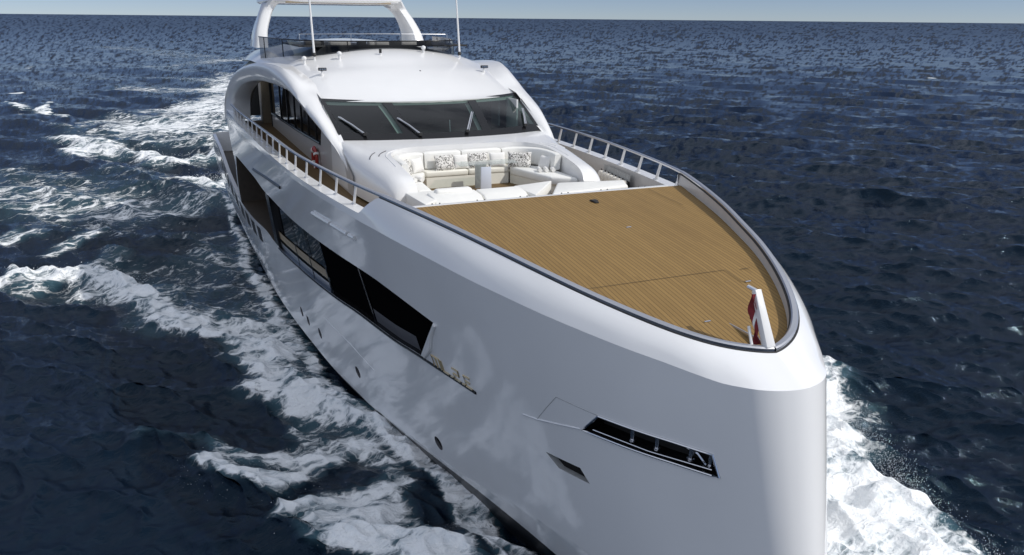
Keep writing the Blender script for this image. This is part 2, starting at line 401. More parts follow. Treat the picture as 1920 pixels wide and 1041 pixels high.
# ---- walls and backs of the openings
def inset(q, depth):
    P = hullS(q[:, 0], q[:, 1]); N = hullN(q[:, 0], q[:, 1]); N = N*np.array([.25, 1, .6]); N /= np.linalg.norm(N, axis=1, keepdims=True)
    return P-N*depth if not hasattr(depth, '__len__') else P-N*np.asarray(depth)[:, None]
def both(fn):
    for s in (1, -1): fn(s)
def reveal(name, key, depth, mat):
    q = resample(HOLES[key], 0.08, True); a = hullS(q[:, 0], q[:, 1]); c = inset(q, depth)
    for s in (1, -1):
        G = np.stack([a, c]); G[..., 1] *= s
        b = MB(); b.grid(G, closed_v=True, flip=(s > 0)); b.build(name, mat, angle=50)
def patch(name, x0, x1, ft, fb, depth, mat, n=40, k=5, x0b=None, x1b=None):
    xs = np.linspace(0, 1, n); G = []
    for j in range(k):
        u = j/(k-1); xx = (x0+(x1-x0)*xs)*(1-u)+((x0b if x0b is not None else x0)+((x1b if x1b is not None else x1)-(x0b if x0b is not None else x0))*xs)*u
        vv = ft(xx)*(1-u)+fb(xx)*u
        G.append(inset(np.stack([xx, vv], -1), depth))
    G = np.array(G); obs = []
    for s in (1, -1):
        H = G.copy(); H[..., 1] *= s
        b = MB(); b.grid(H, flip=(s < 0)); obs.append(b.build(name, mat, angle=60))
    return obs
reveal('window_reveal', 'glass', 0.20, 'black_gloss')
patch('window_pillar', 21.1, 21.7, lambda x: glassT(x)+.004, lambda x: glassB(x)-.004, -.006, 'black_gloss', n=6)
# sidelight glass: three clear bays aft, one long dark pane forward
edges_x = [7.15, 11.3, 14.72, 16.55, 18.55, 21.3]
for k in range(5):
    xa, xb = edges_x[k], edges_x[k+1]
    patch('hull_window', xa+.0, xb-.06, lambda x: glassT(x)-.012, lambda x: glassB(np.maximum(x, 8.5))+.012, 0.14, 'black_glass' if k > 1 else 'dark_void', n=16, x0b=(8.25 if k == 0 else None))
for k in range(1, 5):
    xa = edges_x[k]
    patch('window_mullion', xa-.07, xa+.03, lambda x: glassT(x)-.01, glassB, 0.10, 'black_gloss', n=3)
patch('window_sill', 14.8, 21.2, lambda x: glassB(x)-.085, lambda x: glassB(x)-.045, 0.11, 'tan_trim', n=20, k=3)
patch('window_sill', 14.8, 21.2, lambda x: glassB(x)-.028, lambda x: glassB(x)+.012, 0.105, 'steel_satin', n=20, k=3)
patch('window_sill', 8.8, 11.2, lambda x: glassB(x)-.05, lambda x: glassB(x)+.005, 0.12, 'grille', n=14, k=3)
# walk-through side deck aft of the glass
reveal('sidedeck_reveal', 'sidedeck', 1.3, 'brown_deck')
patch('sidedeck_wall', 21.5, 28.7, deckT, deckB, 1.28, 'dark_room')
# forward mooring opening, pocket and portholes
reveal('mooring_reveal', 'mooring', 0.45, 'black_gloss')
patch('mooring_recess', 0.75, 2.8, lambda x: np.interp(x, [.87, 2.7], [.19, .227]), lambda x: np.interp(x, [.8, 3.1], [.265, .313]), 0.43, 'rubber', n=16, x0b=.7, x1b=3.2)
reveal('pocket_reveal', 'pocket', 0.12, 'grey_panel')
patch('pocket_recess', 3.1, 4.5, lambda x: np.interp(x, [3.42, 4.34], [.436, .458]), lambda x: np.interp(x, [3.26, 4.05], [.482, .5]), 0.115, 'black_gloss', n=10)
def hull_tube(path, r, off, n=8):
    q = resample(path, .1); P = hullS(q[:, 0], q[:, 1])+hullN(q[:, 0], q[:, 1])*off; return P
def hull_part(name, mat, paths, r, off, mirror=True, n=8):
    for s in ((1, -1) if mirror else (1,)):
        b = MB()
        for pa in paths:
            P = hull_tube(pa, r, off); P[:, 1] *= s; b.tube(P, r, n)
        b.build(name, mat)
mo = HOLES['mooring']
hull_part('mooring_frame', 'steel', [mo+[mo[0]]], .022, .008)
def roller(xa, s):
    v0 = float(np.interp(xa, [.87, 2.62], [.205, .236]))+.004; v1 = float(np.interp(xa, [.81, 3.03], [.258, .303]))-.008
    a, c = inset(np.array([[xa, v0], [xa+.06, v1]]), .16); a = a*np.array([1, s, 1]); c = c*np.array([1, s, 1])
    b = MB(); b.tube([a, c], .042, 12); b.tube([c+(c-a)*.02, c-(c-a)*.12], .065, 12); b.tube([a, a+(c-a)*.1], .055, 12); b.build('mooring_roller', 'steel')
for xa in (2.2, 1.78, 1.27, .98):
    for s in (1, -1): roller(xa, s)
for s in (1, -1):
    b = MB(); q = np.array([[1.62, .235], [1.3, .245], [1.16, .275]]); P = inset(q, .3)*np.array([1, s, 1]); b.tube(P, .035, 8); b.build('mooring_bar', 'steel')
    q = np.array([[2.95, .296], [1.9, .276], [.95, .252]]); P = inset(q, .06)*np.array([1, s, 1]); b = MB(); b.tube(P, .016, 8); b.build('mooring_rail', 'steel')
for i in range(len(PORTS)):
    reveal('porthole_reveal', 'port%d' % i, .07, 'grille')
    cx, cv = PORTS[i]; q = resample(ell(cx, cv, .18, .028), .08, True); P = inset(q, .065)
    for s in (1, -1):
        b = MB(); b.add(P*np.array([1, s, 1]), [tuple(range(len(P)))] if s < 0 else [tuple(reversed(range(len(P))))]); b.build('porthole', 'black_glass')
# hatch outline, style line, vents
ha = [(2.72, .236), (3.6, .246), (4.33, .364), (3.18, .308)]
hull_part('hatch_outline', 'grey_panel', [[ha[0], ha[1], ha[2]]], .006, .0, n=6)
hull_part('hatch_lip', 'hull_paint', [[ha[2], ha[3]], [ha[2], (4.75, .378)]], .014, .004, n=6)
hull_part('style_line', 'black_gloss', [[(6.36, .421), (7.44, .427)]+[(float(x), float(glassB(x))+.006) for x in np.linspace(8.63, 21.2, 24)]], .032, .006)
hull_part('window_step', 'gelcoat', [[(7.24, .248), (7.6, .305), (7.85, .36), (8.33, .416)]], .05, .01)
hull_part('side_vent', 'boot_paint', [[(23.6, .155), (17.9, .112)]], .055, .0)
hull_part('drain_gutter', 'gelcoat', [[(13.66, .10), (12.05, .09)], [(11.9, .089), (10.75, .086)], [(10.6, .085), (10.22, .082)]], .055, .03)
hull_part('rub_strake', 'hull_paint', [[(16.2, .66), (13.94, .668), (12.39, .70)]], .012, -.003)
for i in range(9):                              # freeing ports in the aft bulwark
    xa = 24.5+i*1.35
    for s in (1, -1):
        q = np.array([[xa, float(deckB(xa))+.03], [xa+.8, float(deckB(xa+.8))+.03], [xa+.8, float(deckB(xa+.8))+.115], [xa, float(deckB(xa))+.115]])
        P = (hullS(q[:, 0], q[:, 1])+hullN(q[:, 0], q[:, 1])*.004); P2 = P-hullN(q[:, 0], q[:, 1])*.05
        V = np.r_[P2, P]*np.array([1, s, 1]); b = MB()
        b.add(V, [(0, 1, 2, 3), (7, 6, 5, 4), (0, 4, 5, 1), (1, 5, 6, 2), (2, 6, 7, 3), (3, 7, 4, 0)]); b.build('freeing_port', 'rubber', smooth=False)
# raised gold letters on the style line: stroke font, read from aft to bow on the starboard side
GL = {'M': [[(0, 0), (0, 1), (1, 1), (1, 0)], [(.5, 1), (.5, 0)]], 'L': [[(0, 1), (0, 0), (1, 0)]], 'I': [[(.3, 0), (.3, 1)]],
      '2': [[(0, 1), (1, 1), (1, .5), (0, .5), (0, 0), (1, 0)]], '_': [[(0, 0), (1, 0)]], 'E': [[(1, 1), (0, 1), (0, 0), (1, 0)], [(0, .5), (.8, .5)]]}
def letters(s):
    text = 'MI_L_2_E'; text = ['M', 'L', '_', '2', '_', 'E']; k = 0; x = 7.95
    for ch in text:
        w = .36 if ch == 'M' else (.26 if ch != '_' else .12)
        b = MB()
        for st in GL[ch]:
            P = []
            for (gx, gy) in st:
                xx = x-gx*w*.86; vb = float(np.interp(xx, [6.36, 7.9], [.416, .424]))
                P.append((xx, vb-gy*.036))
            Q = np.array(P); A = hullS(Q[:, 0], Q[:, 1])+hullN(Q[:, 0], Q[:, 1])*.014; A[:, 1] *= s
            b.tube(A, .019, 6)
        b.build('name_letter', 'gold')
        x -= w+.03
letters(1)

# ================================================================== bulwark, cap rail and foredeck
XC0, XC1 = -0.98, -1.55                                     # slanted end of the high bulwark
LEDGE = 4.63
def topfrac(x):
    zk = zK(x); zr = zR(np.minimum(x, 7.39)); lo = np.clip((LEDGE-zk)/(zr-zk), 0.05, 1)
    t = np.clip((x-XC1)/(XC0-XC1), 0, 1); return lo*(1-t)+t
XS = np.r_[7.39-np.linspace(0, 1, 16)**2*.9, np.linspace(6.4, -.6, 44), np.linspace(-.7, -1.9, 16), np.linspace(-2.3, -25.45, 52)]
def railpt(x): return np.stack([x, -bR(x), zR(np.minimum(x, 7.42))], -1)
xiR = np.where(XS > 5, (7.39-XS)*(XT0-5)/(7.39-5), XT0-XS)   # knuckle point that goes with a rail point
xiR = np.maximum(xiR, 0)
Kp = hullS(xiR, np.zeros(len(xiR))); Rp = railpt(XS)-np.array([0, 0, .035])
tf = topfrac(XS)
G = []
for u in np.linspace(0, 1, 7):
    w = u*tf; q = Kp*(1-w)[:, None]+Rp*w[:, None]
    bul = .05*np.sin(np.pi*w)*np.clip(xiR/.8, 0, 1); q[:, 1] -= bul*.6; q[:, 2] += bul*.5
    G.append(q)
G = np.array(G); TOP = G[-1].copy()
b = MB(); b.grid(G, flip=True); H = G*MIR; b.grid(H); b.build('bulwark', 'hull_paint', angle=None)
# inner face of the bow bulwark + deck
zD = pch([-.9, -.75, 0, 1, 2, 3, 4, 5, 6, 6.5, 7, 7.3], [4.845, 4.84, 4.79, 4.73, 4.66, 4.57, 4.46, 4.31, 4.13, 4.04, 3.95, 3.9])
def inner(x, off):                                         # rail line pulled inboard by off
    e = 1e-3; t = railpt(np.clip(x-e, -40, 7.389))-railpt(np.clip(x+e, -40, 7.39)); t = t/np.linalg.norm(t, axis=1, keepdims=True)
    n = np.stack([-t[:, 1]*0, np.zeros(len(x)), np.zeros(len(x))], -1)
    nx = np.stack([t[:, 1], -t[:, 0]], -1)                  # horizontal normal
    P = railpt(x); P[:, 0] += nx[:, 0]*-off; P[:, 1] += nx[:, 1]*-off
    return P
xb = XS[XS > -1.02]
def inner_off(x, off):
    P = railpt(x); k = len(x); t = np.zeros((k, 2))
    D = np.gradient(P[:, :2], axis=0); D /= np.linalg.norm(D, axis=1, keepdims=True)
    D[0] = (0, -1)
    n = np.stack([D[:, 1], -D[:, 0]], -1)                    # pointing inboard for a path going from bow aft along y<0
    Q = P.copy(); Q[:, :2] += n*off; Q[:, 1] = np.minimum(Q[:, 1], 0); return Q
IN = inner_off(xb, .15); IN[:, 2] -= .03
FT = inner_off(xb, .19); FT[:, 2] = zD(FT[:, 0])-.02
b = MB(); G = np.stack([IN, FT]); b.grid(G, flip=True); b.grid(G*MIR)
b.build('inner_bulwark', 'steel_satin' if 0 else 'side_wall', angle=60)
b = MB(); A = Rp[XS > -1.02]+np.array([0, 0, -.02]); G = np.stack([A, IN]); b.grid(G, flip=True); b.grid(G*MIR); b.build('bulwark_top', 'gelcoat')
# teak deck
FD = inner_off(xb, .17); m = FD[:, 0] > -.75; FD = FD[m]; FD = np.r_[FD, [[-.75, -np.interp(-.75, xb[::-1], (-inner_off(xb, .17)[:, 1])[::-1]), 0]]]
G = []
for u in np.linspace(-1, 1, 9):
    q = FD.copy(); q[:, 1] = q[:, 1]*u; q[:, 2] = zD(q[:, 0])+.02*(1-u*u); G.append(q)
b = MB(); b.grid(np.array(G), flip=True); b.build('teak_deck', 'teak', angle=None)
def deckline(name, pts, w, mat='seam_caulk'):
    b = MB(); P = resample(pts, .15)
    for i in range(len(P)-1):
        a, c = P[i], P[i+1]; d = (c-a)/np.linalg.norm(c-a); n = np.array([-d[1], d[0]])*w/2; V = []
        for p, s in ((a, 1), (a, -1), (c, -1), (c, 1)):
            xy = p+n*s; V.append((xy[0], xy[1], float(zD(xy[0]))+.028))
        b.add(V, [(0, 1, 2, 3)])
    b.build(name, mat, smooth=False)
SX = 4.55
deckline('deck_seam', [(SX, -1.85), (SX, 1.18), (5.05, 1.18), (5.05, 1.42)], .010)
deckline('deck_seam', [(4.6, 1.72), (4.6, 1.5)], .014)
deckline('deck_seam', [(SX, -1.85), (5.2, -1.85)], .009)
deckline('deck_seam', [(-.6, 2.75), (.9, 2.75)], .014)
b = MB(); b.box((0.02, .86, float(zD(0))+.03), (.30, .10, .03)); b.box((.02, .86, float(zD(0))+.05), (.14, .14, .03)); b.build('deck_cleat', 'rubber', bevel=.01)
for (x, y) in ((5.08, 1.30), (5.15, -1.95), (6.1, -.35), (2.0, .6)):
    b = MB(); b.tube([(x, y-.06, float(zD(x))+.03), (x, y+.06, float(zD(x))+.03)], .012, 8); b.build('deck_ring', 'steel')
# cap rail: continuous from bow, runs on over the cut-out on posts
xr = XS[XS > -24.2]
C = railpt(xr); IC = inner_off(xr, .085)
path = np.r_[IC[::-1], (IC*MIR)[1:]]; path[:, 2] += .012
fr = np.zeros(len(path), bool)
b = MB()
prof = [(-.062, -.035), (-.06, .012), (-.036, .034), (.036, .034), (.06, .012), (.062, -.035)]
D = np.gradient(path[:, :2], axis=0); D /= np.linalg.norm(D, axis=1, keepdims=True); Nn = np.stack([D[:, 1], -D[:, 0]], -1)
xa = np.interp(path[:, 0], [-1.6, -.6], [.75, 1.0])
G = np.array([[(p[0]+n[0]*o*k, p[1]+n[1]*o*k, p[2]+z*(.8 if k < .9 else 1)) for (o, z) in prof] for p, n, k in zip(path, Nn, xa)])
b.grid(G[:, 1:5], 0); b.grid(G[:, [4, 5, 0, 1]], 1); b.build('cap_rail', None, mats=['rail_top', 'steel'], angle=35)
for off, dz_ in ((.018, -.035), (.155, -.022)):  # thin dark tubes added as the shadow line under both cap rail edges
    q = inner_off(XS[XS > -.95], off); q[:, 2] += dz_; q = q[::-1]; b = MB(); b.tube(np.r_[q, (q*MIR)[::-1][1:]], .017, 6); b.build('rail_shade_line', 'rubber')
# posts
px_ = -2.55
while px_ > -23.6:
    for s in (1, -1):
        y0 = float(bR(px_))-.10; zt = float(zR(px_+.2))-.02
        b = MB(); w0, w1 = .055, .04; t = .022
        V = []
        for (x, z, w) in ((px_, LEDGE, w0), (px_+.22, zt, w1)):
            yy = y0+(float(bR(px_+.2))-.085-y0)*(0 if z == LEDGE else 1)
            V += [(x-w, s*(yy-t), z), (x+w, s*(yy-t), z), (x+w, s*(yy+t), z), (x-w, s*(yy+t), z)]
        b.add(V, [(3, 2, 1, 0), (4, 5, 6, 7), (0, 1, 5, 4), (1, 2, 6, 5), (2, 3, 7, 6), (3, 0, 4, 7)] if s > 0 else [(0, 1, 2, 3), (7, 6, 5, 4), (4, 5, 1, 0), (5, 6, 2, 1), (6, 7, 3, 2), (7, 4, 0, 3)])
        b.box((px_, s*y0, LEDGE+.012), (.20, .09, .024), mi=1)
        b.build('rail_post', None, mats=['gelcoat', 'steel'], bevel=.006, seg=1)
    px_ -= 1.24
# ledge in the cut-out, inner wall, side decks
xl = XS[XS < -.9]; tl = TOP[XS < -.9]
inn = tl.copy(); inn[:, 1] += .34; inn[:, 2] = np.minimum(LEDGE, tl[:, 2])
out = tl.copy()
hi = xl > XC1
G = np.stack([out, inn]); b = MB(); k0 = max(0, int(np.argmax(~hi))-1); b.grid(G[:, k0:], flip=True); b.grid((G*MIR)[:, k0:])
low = inn.copy(); low[:, 2] = 3.98; low[:, 1] += .05
up = inn.copy(); up[:, 1] += .003
b.build('bulwark_ledge', 'gelcoat', angle=50)
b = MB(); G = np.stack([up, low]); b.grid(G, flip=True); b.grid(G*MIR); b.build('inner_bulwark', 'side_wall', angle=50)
# slanted end face of the high bulwark
m = (XS > XC1-.05) & (XS < XC0+.08); A = TOP[m]; B = A.copy(); B[:, 1] += .2
b = MB(); G = np.stack([A, B]); b.grid(G, flip=True); b.grid(G*MIR)
C2 = B.copy(); C2[:, 2] = LEDGE-.3; G = np.stack([B, C2]); b.grid(G, flip=True); b.grid(G*MIR); b.build('bulwark_end', 'gelcoat', angle=50)
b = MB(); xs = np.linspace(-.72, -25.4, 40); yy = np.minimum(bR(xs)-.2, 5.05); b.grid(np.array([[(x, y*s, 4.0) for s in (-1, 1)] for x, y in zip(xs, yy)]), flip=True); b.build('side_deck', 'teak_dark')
# white step along the aft edge of the teak
yb = 3.46
b = MB(); b.box((-.82, 0, 4.43), (.14, 2*yb, .86)); b.build('deck_step', 'gelcoat', bevel=.012)
for k in range(6):
    for d in (-.09, .09):
        b = MB(); y = -2.75+k*1.1+d; b.tube([(-.90, y, 4.875), (-.90, y, 4.835)], .018, 8); b.build('step_stud', 'grille')

# jackstaff on the bow
b = MB()
a0 = Vector((7.28, -.06, 4.08)); a1 = Vector((6.86, -.06, 4.90)); t = (a1-a0).normalized(); sd = Vector((0, 1, 0)); fw = sd.cross(t)
V = []
for p, w in ((a0, .085), (a1, .062)):
    V += [tuple(p+sd*x*w+fw*y*w*.8) for x, y in ((-1, -1), (1, -1), (1, 1), (-1, 1))]
b.add(V, [(3, 2, 1, 0), (4, 5, 6, 7), (0, 1, 5, 4), (1, 2, 6, 5), (2, 3, 7, 6), (3, 0, 4, 7)])
js = b.build('jackstaff', 'gelcoat', bevel=.015)
b = MB(); b.tube([a1+Vector((.02, 0, -.02)), a1+Vector((-.17, -.02, .0))], .035, 8); b.build('staff_head', 'steel_satin', parent=js)
b = MB(); b.tube([(7.16, -.28, 4.06), (6.98, -.24, 4.36)], .025, 8); b.build('staff_strut', 'gelcoat', parent=js)

b = MB(); xs = np.linspace(21.3, 42.4, 30); vv = deckB(xs)+.16; a = hullS(xs, vv); a[:, 1] += .12; b.grid(np.stack([a, a*MIR]), flip=True); b.build('aft_deck', 'brown_deck')
for s in (1, -1):
    xs = np.linspace(28.9, 42.4, 24); a = hullS(xs, deckB(xs)); c = a.copy(); c[:, 1] += .16; d_ = c.copy(); d_[:, 2] -= .9
    G = np.stack([a+np.array([0, 0, .01]), c+np.array([0, 0, .01]), d_]); G[..., 1] *= s; b = MB(); b.grid(G, flip=(s > 0)); b.build('aft_bulwark', 'gelcoat', angle=50)
# ================================================================== DECKHOUSE with the seating well
zT = pch([-9.2, -8.3, -7.5, -6.7, -5.8, -5, -4.2, -3.75, -3.5, -3.36], [5.34, 5.34, 5.31, 5.25, 5.18, 5.10, 4.99, 4.90, 4.78, 4.58])
wT = pch([-9.2, -8, -6.5, -5.5, -4.5, -3.8, -3.36], [3.5, 3.5, 3.45, 3.36, 3.24, 3.14, 3.04])
rT = pch([-9.2, -8.2, -7.2, -6.2, -5, -3.36], [.15, .20, .42, .62, .60, .42])
ZB = 4.02
def houseS(x, p):
    x = np.asarray(x, float); p = np.asarray(p, float); w = wT(x); r = rT(x); zt = zT(x); s = np.sign(p); a = np.abs(p)
    y = np.where(a <= .75, a/.75*(w-r), w-r+r*np.sin(np.clip((a-.75)/.25, 0, 1)*math.pi/2))
    dz = (zt-ZB-.05)
    th = np.clip((a-.75)/.25, 0, 1)*math.pi/2
    z = zt-np.where(a > .75, r*(1-np.cos(th))*1.0+np.clip(th/(math.pi/2)-.75, 0, 1)*4*np.maximum(dz-r, 0), 0)
    z = z+.03*(1-np.minimum(a/.75, 1)**2)
    return np.stack([x, s*y, z], -1)
def y2p(x, y): return y/(wT(x)-rT(x))*.75
well = [(-3.0, -2.42), (-4.6, -2.46)]+[(-5.65-1.0*math.sin(t), -1.5-.96*math.cos(t)) for t in np.linspace(0, math.pi/2, 9)]
well = well+[(x, -y) for x, y in reversed(well)]
def ws_bottom(y): return -7.55-.67*(np.abs(y)/3.36)**2
HX = 3.0
wp = resample([(min(x, -3.36), y) for x, y in well], .12)
pts = [(x, float(y2p(x, y))*HX) for x, y in wp]; edges = [(i, i+1) for i in range(len(pts)-1)]
wpoly = [(-3.0, pts[0][1])]+pts+[(-3.0, pts[-1][1])]
xsH = np.r_[-3.36, -3.4, -3.45, -3.5, -3.6, np.linspace(-3.75, -9.0, 36)]; psH = np.r_[np.linspace(-1, -.75, 12), np.linspace(-.72, .72, 40), np.linspace(.75, 1, 12)]
na = np.array(pts)
for x in xsH:
    for p in psH:
        if np.min((na[:, 0]-x)**2+(na[:, 1]-p*HX)**2) > .003: pts.append((float(x), float(p*HX)))
ov, oe, of, *_ = delaunay_2d_cdt([Vector(p) for p in pts], edges, [], 0, 1e-5)
xy = np.array([(p.x, p.y) for p in ov]); F = []
for f in of:
    c = xy[list(f)].mean(0)
    if inside(c, wpoly): continue
    yy = houseS(c[0], c[1]/HX)[1]
    if c[0] < ws_bottom(min(abs(yy), 3.36))-.25 and abs(c[1]/HX) < .78: continue
    F.append(tuple(reversed(f)) if (xy[f[1]]-xy[f[0]])[0]*(xy[f[2]]-xy[f[0]])[1]-(xy[f[1]]-xy[f[0]])[1]*(xy[f[2]]-xy[f[0]])[0] < 0 else tuple(f))
V = houseS(xy[:, 0], xy[:, 1]/HX)
mesh_obj('deckhouse', V, F, 'gelcoat', angle=None)
WELLZ = 4.12
wv = houseS(wp[:, 0], y2p(wp[:, 0], wp[:, 1])); lo = wv.copy(); lo[:, 2] = WELLZ
b = MB(); G = np.stack([wv, lo]); b.grid(G, flip=False)
# front ends of the two arms
for s in (1, -1):
    ps = np.linspace(s*y2p(-3.36, 2.42), s*1.0, 16); A = houseS(np.full(16, -3.36), ps); B = A.copy(); B[:, 2] = ZB-.05
    b.grid(np.stack([A, B]), flip=(s < 0))
b.build('well_wall', 'gelcoat', angle=50)
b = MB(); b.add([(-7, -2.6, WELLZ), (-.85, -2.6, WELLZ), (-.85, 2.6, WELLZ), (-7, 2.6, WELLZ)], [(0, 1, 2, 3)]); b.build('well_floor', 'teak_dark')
for s in (1, -1):                                  # contour grooves beside the seating
    for k, (dx, dy) in enumerate(((.0, .16), (.10, .36), (.16, .62))):
        P = [(-4.7+dx*.5, 2.46+dy)]+[(-5.6-(1.0+dx)*math.sin(t), 1.5+(.96+dy)*math.cos(t)) for t in np.linspace(0.1, 1.1-.2*k, 8)]
        if k: P = P[2:-1]
        Q = np.array([(x, s*y) for x, y in P]); pv = y2p(Q[:, 0], Q[:, 1]); A = houseS(Q[:, 0], pv); bb = MB(); bb.tube(A+np.array([0, 0, .004]), .014, 6); bb.build('groove_trim', 'grille' if s < 0 and k else 'gelcoat')
b = MB(); b.tube([(-6.6, -2.95, 5.2), (-6.6, -2.95, 5.23)], .025, 8); b.tube([(-5.0, 2.72, 5.0), (-5.0, 2.72, 5.06)], .025, 8); b.build('deck_light', 'grille')

# ---- settee built round the well
def cushion_run(name, path, t0, t1, off0, off1, z0, z1, mat, lean=.08, n=14, r=.05):
    P = np.array(path, float); d = np.r_[0, np.cumsum(np.linalg.norm(np.diff(P, axis=0), axis=1))]; L = d[-1]
    t = np.linspace(t0*L, t1*L, n); X = np.interp(t, d, P[:, 0]); Y = np.interp(t, d, P[:, 1])
    T = np.stack([np.gradient(X), np.gradient(Y)], -1); T /= np.linalg.norm(T, axis=1, keepdims=True); N = np.stack([T[:, 1], -T[:, 0]], -1)
    prof = []
    for (o, z, sx, sz) in ((off0, z0, 1, 1), (off0, z1, 1, -1), (off1, z1, -1, -1), (off1, z0, -1, 1)):
        prof += [(o+sx*r*.02, z+sz*r), (o+sx*r*.3, z+sz*r*.3), (o+sx*r, z+sz*r*.02)] if sz == -1 and sx == 1 or (sz == 1 and sx == -1) else [(o+sx*r, z+sz*r*.02), (o+sx*r*.3, z+sz*r*.3), (o+sx*r*.02, z+sz*r)]
    b = MB(); G = []
    for i in range(n):
        e = min(1.0, (min(i, n-1-i)+.0)/1.0); k = .9+.1*e
        mo = (off0+off1)/2; mz = (z0+z1)/2
        row = []
        for (o, z) in prof:
            o2 = mo+(o-mo)*k; z2 = mz+(z-mz)*k; o2 -= lean*(z2-z0)
            row.append((X[i]+N[i, 0]*o2, Y[i]+N[i, 1]*o2, z2))
        G.append(row)
    G = np.array(G); b.grid(G, closed_v=True); m = G.shape[1]; b0 = 0
    b.f.append(tuple(range(m-1, -1, -1))); b.m.append(0); b.f.append(tuple((n-1)*m+k for k in range(m))); b.m.append(0)
    return b.build(name, mat, parent=settee, angle=50)
settee_bm = MB()
backpath = [(-4.3, -2.42), (-5.6, -2.42)]+[(-5.6-.98*math.sin(t), -1.5-.92*math.cos(t)) for t in np.linspace(.1, math.pi/2, 8)]
backpath = backpath+[(x, -y) for x, y in reversed(backpath)]
settee_bm.prism([(-6.5, -1.6), (-6.02, -1.35), (-6.02, 1.25), (-6.5, 1.6)], WELLZ, 4.44)
settee_bm.prism([(-6.3, -1.5), (-6.0, -1.7), (-3.62, -1.95), (-3.62, -2.4), (-5.6, -2.4)], WELLZ, 4.40)
settee_bm.prism([(-6.3, 1.5), (-6.0, 1.3), (-4.15, 1.72), (-3.75, 2.4), (-5.6, 2.4)], WELLZ, 4.40)
settee = settee_bm.build('settee', 'cream_vinyl', smooth=False)
for (a, c) in ((.06, .345), (.35, .482), (.487, .635), (.64, .94)):
    cushion_run('back_cushion', backpath, a, c, .02, .24, 4.62, 5.13, 'vinyl')
def pad(name, poly, z0, z1, mat, bev=.05, parent=None, zt=None):
    b = MB(); b.prism(poly, z0, zt if zt else z1); return b.build(name, mat, parent=parent or yacht, bevel=bev, seg=3, angle=60)
pad('seat_cushion', [(-6.52, -1.5), (-6.0, -1.36), (-6.0, -.05), (-6.52, -.05)], 4.44, 4.62, 'cream_vinyl', parent=settee)
pad('seat_cushion', [(-6.52, -.03), (-6.0, -.03), (-6.0, 1.25), (-6.52, 1.45)], 4.44, 4.62, 'cream_vinyl', parent=settee)
pad('seat_cushion', [(-6.45, -1.55), (-6.0, -1.40), (-5.0, -1.85), (-3.5, -1.98), (-3.5, -2.38), (-5.6, -2.36)], 4.36, 4.62, 'vinyl', .07, settee)
pad('seat_cushion', [(-6.45, 1.5), (-5.98, 1.28), (-4.08, 1.72), (-3.62, 2.38), (-5.6, 2.36)], 4.36, 4.62, 'vinyl', .07, settee)
# table
tb = MB(); tb.prism([(-5.62, -.62), (-4.98, -.68), (-4.98, 1.12), (-5.62, 1.18)], 4.905, 4.93); table = tb.build('table', 'clear_glass', bevel=.006, seg=1)
b = MB(); b.box((-5.02, .12, 4.48), (.05, .34, .72), taper=.9); b.build('table_leg', 'table_white', parent=table, bevel=.01)
b = MB(); b.box((-5.55, .16, 4.51), (.05, .34, .78)); b.build('table_leg', 'grey_panel', parent=table, bevel=.01)
# forward bench and its angular ends
bench_bm = MB()
def xprism(bm, prof, y0, y1):
    n = len(prof); V = [(x, y0, z) for x, z in prof]+[(x, y1, z) for x, z in prof]
    bm.add(V, [tuple(range(n)), tuple(reversed(range(n, 2*n)))]+[(i, n+i, n+(i+1) % n, (i+1) % n) for i in range(n)])
prof = [(-1.78, 4.02), (-1.86, 4.40), (-2.5, 4.66), (-2.95, 4.70), (-3.1, 4.55), (-3.1, 4.02)]
xprism(bench_bm, prof[:1]+[(-1.8, 4.2), (-3.05, 4.35), (-3.05, 4.02)], -2.3, .25)
bench = bench_bm.build('forward_bench', 'grey_panel', smooth=False)
for y0, y1 in ((-2.32, -1.02), (-.99, .22)):
    b = MB(); xprism(b, [(-1.74, 4.14), (-1.84, 4.36), (-2.45, 4.64), (-2.95, 4.68), (-3.12, 4.55), (-3.12, 4.2)], y0, y1); b.build('backrest', 'vinyl', parent=bench, bevel=.05, seg=3, angle=60)
b = MB(); b.box((-2.93, -1.62, 4.66), (.30, 1.0, .2)); b.build('headrest', 'vinyl', parent=bench, bevel=.09, seg=4, angle=60)
pad('end_seat', [(-3.42, -2.75), (-1.92, -2.68), (-3.5, -1.2)], 4.02, 4.62, 'vinyl', .02, bench)
pad('end_seat', [(-3.25, .22), (-1.98, .28), (-3.55, 1.5)], 4.02, 4.62, 'vinyl', .02, bench)
# sun pad on the port side
sp = pad('sun_pad', [(-3.45, 1.62), (-2.12, .80), (-2.42, 3.30), (-3.12, 3.58)], 4.30, 4.58, 'vinyl', .07)
pad('pad_base', [(-3.3, 1.7), (-2.3, 1.05), (-2.6, 3.15), (-3.1, 3.4)], 4.0, 4.32, 'side_wall', .02, sp)

# ================================================================== WHEELHOUSE windscreen
def WS(u, v):                                     # u -1..1 across (starboard..port), v 0 bottom .. 1 top
    yb, yt = 3.36*u, 3.46*u
    xb_, xt_ = -7.55-.67*u*u, -9.72-.97*u*u
    zb, zt = 5.33+.05*u*u, 6.29+.07*u*u
    return np.array([xb_+(xt_-xb_)*v, yb+(yt-yb)*v, zb+(zt-zb)*v+.05*math.sin(math.pi*v)])
def wspatch(u0, u1, v0, v1, du=0, n=14, k=5, off=0.0, utop=None):
    G = []
    for j in range(k):
        v = v0+(v1-v0)*j/(k-1); a = u0+(utop[0]-u0)*v if utop else u0; c = u1+(utop[1]-u1)*v if utop else u1
        G.append([WS(a+(c-a)*i/(n-1), v)+np.array([.4, 0, .9])*off for i in range(n)])
    return np.array(G)
b = MB(); b.grid(wspatch(-1, 1, -.02, .13, off=.012)); b.grid(wspatch(-1, 1, .925, 1.0, off=.014))
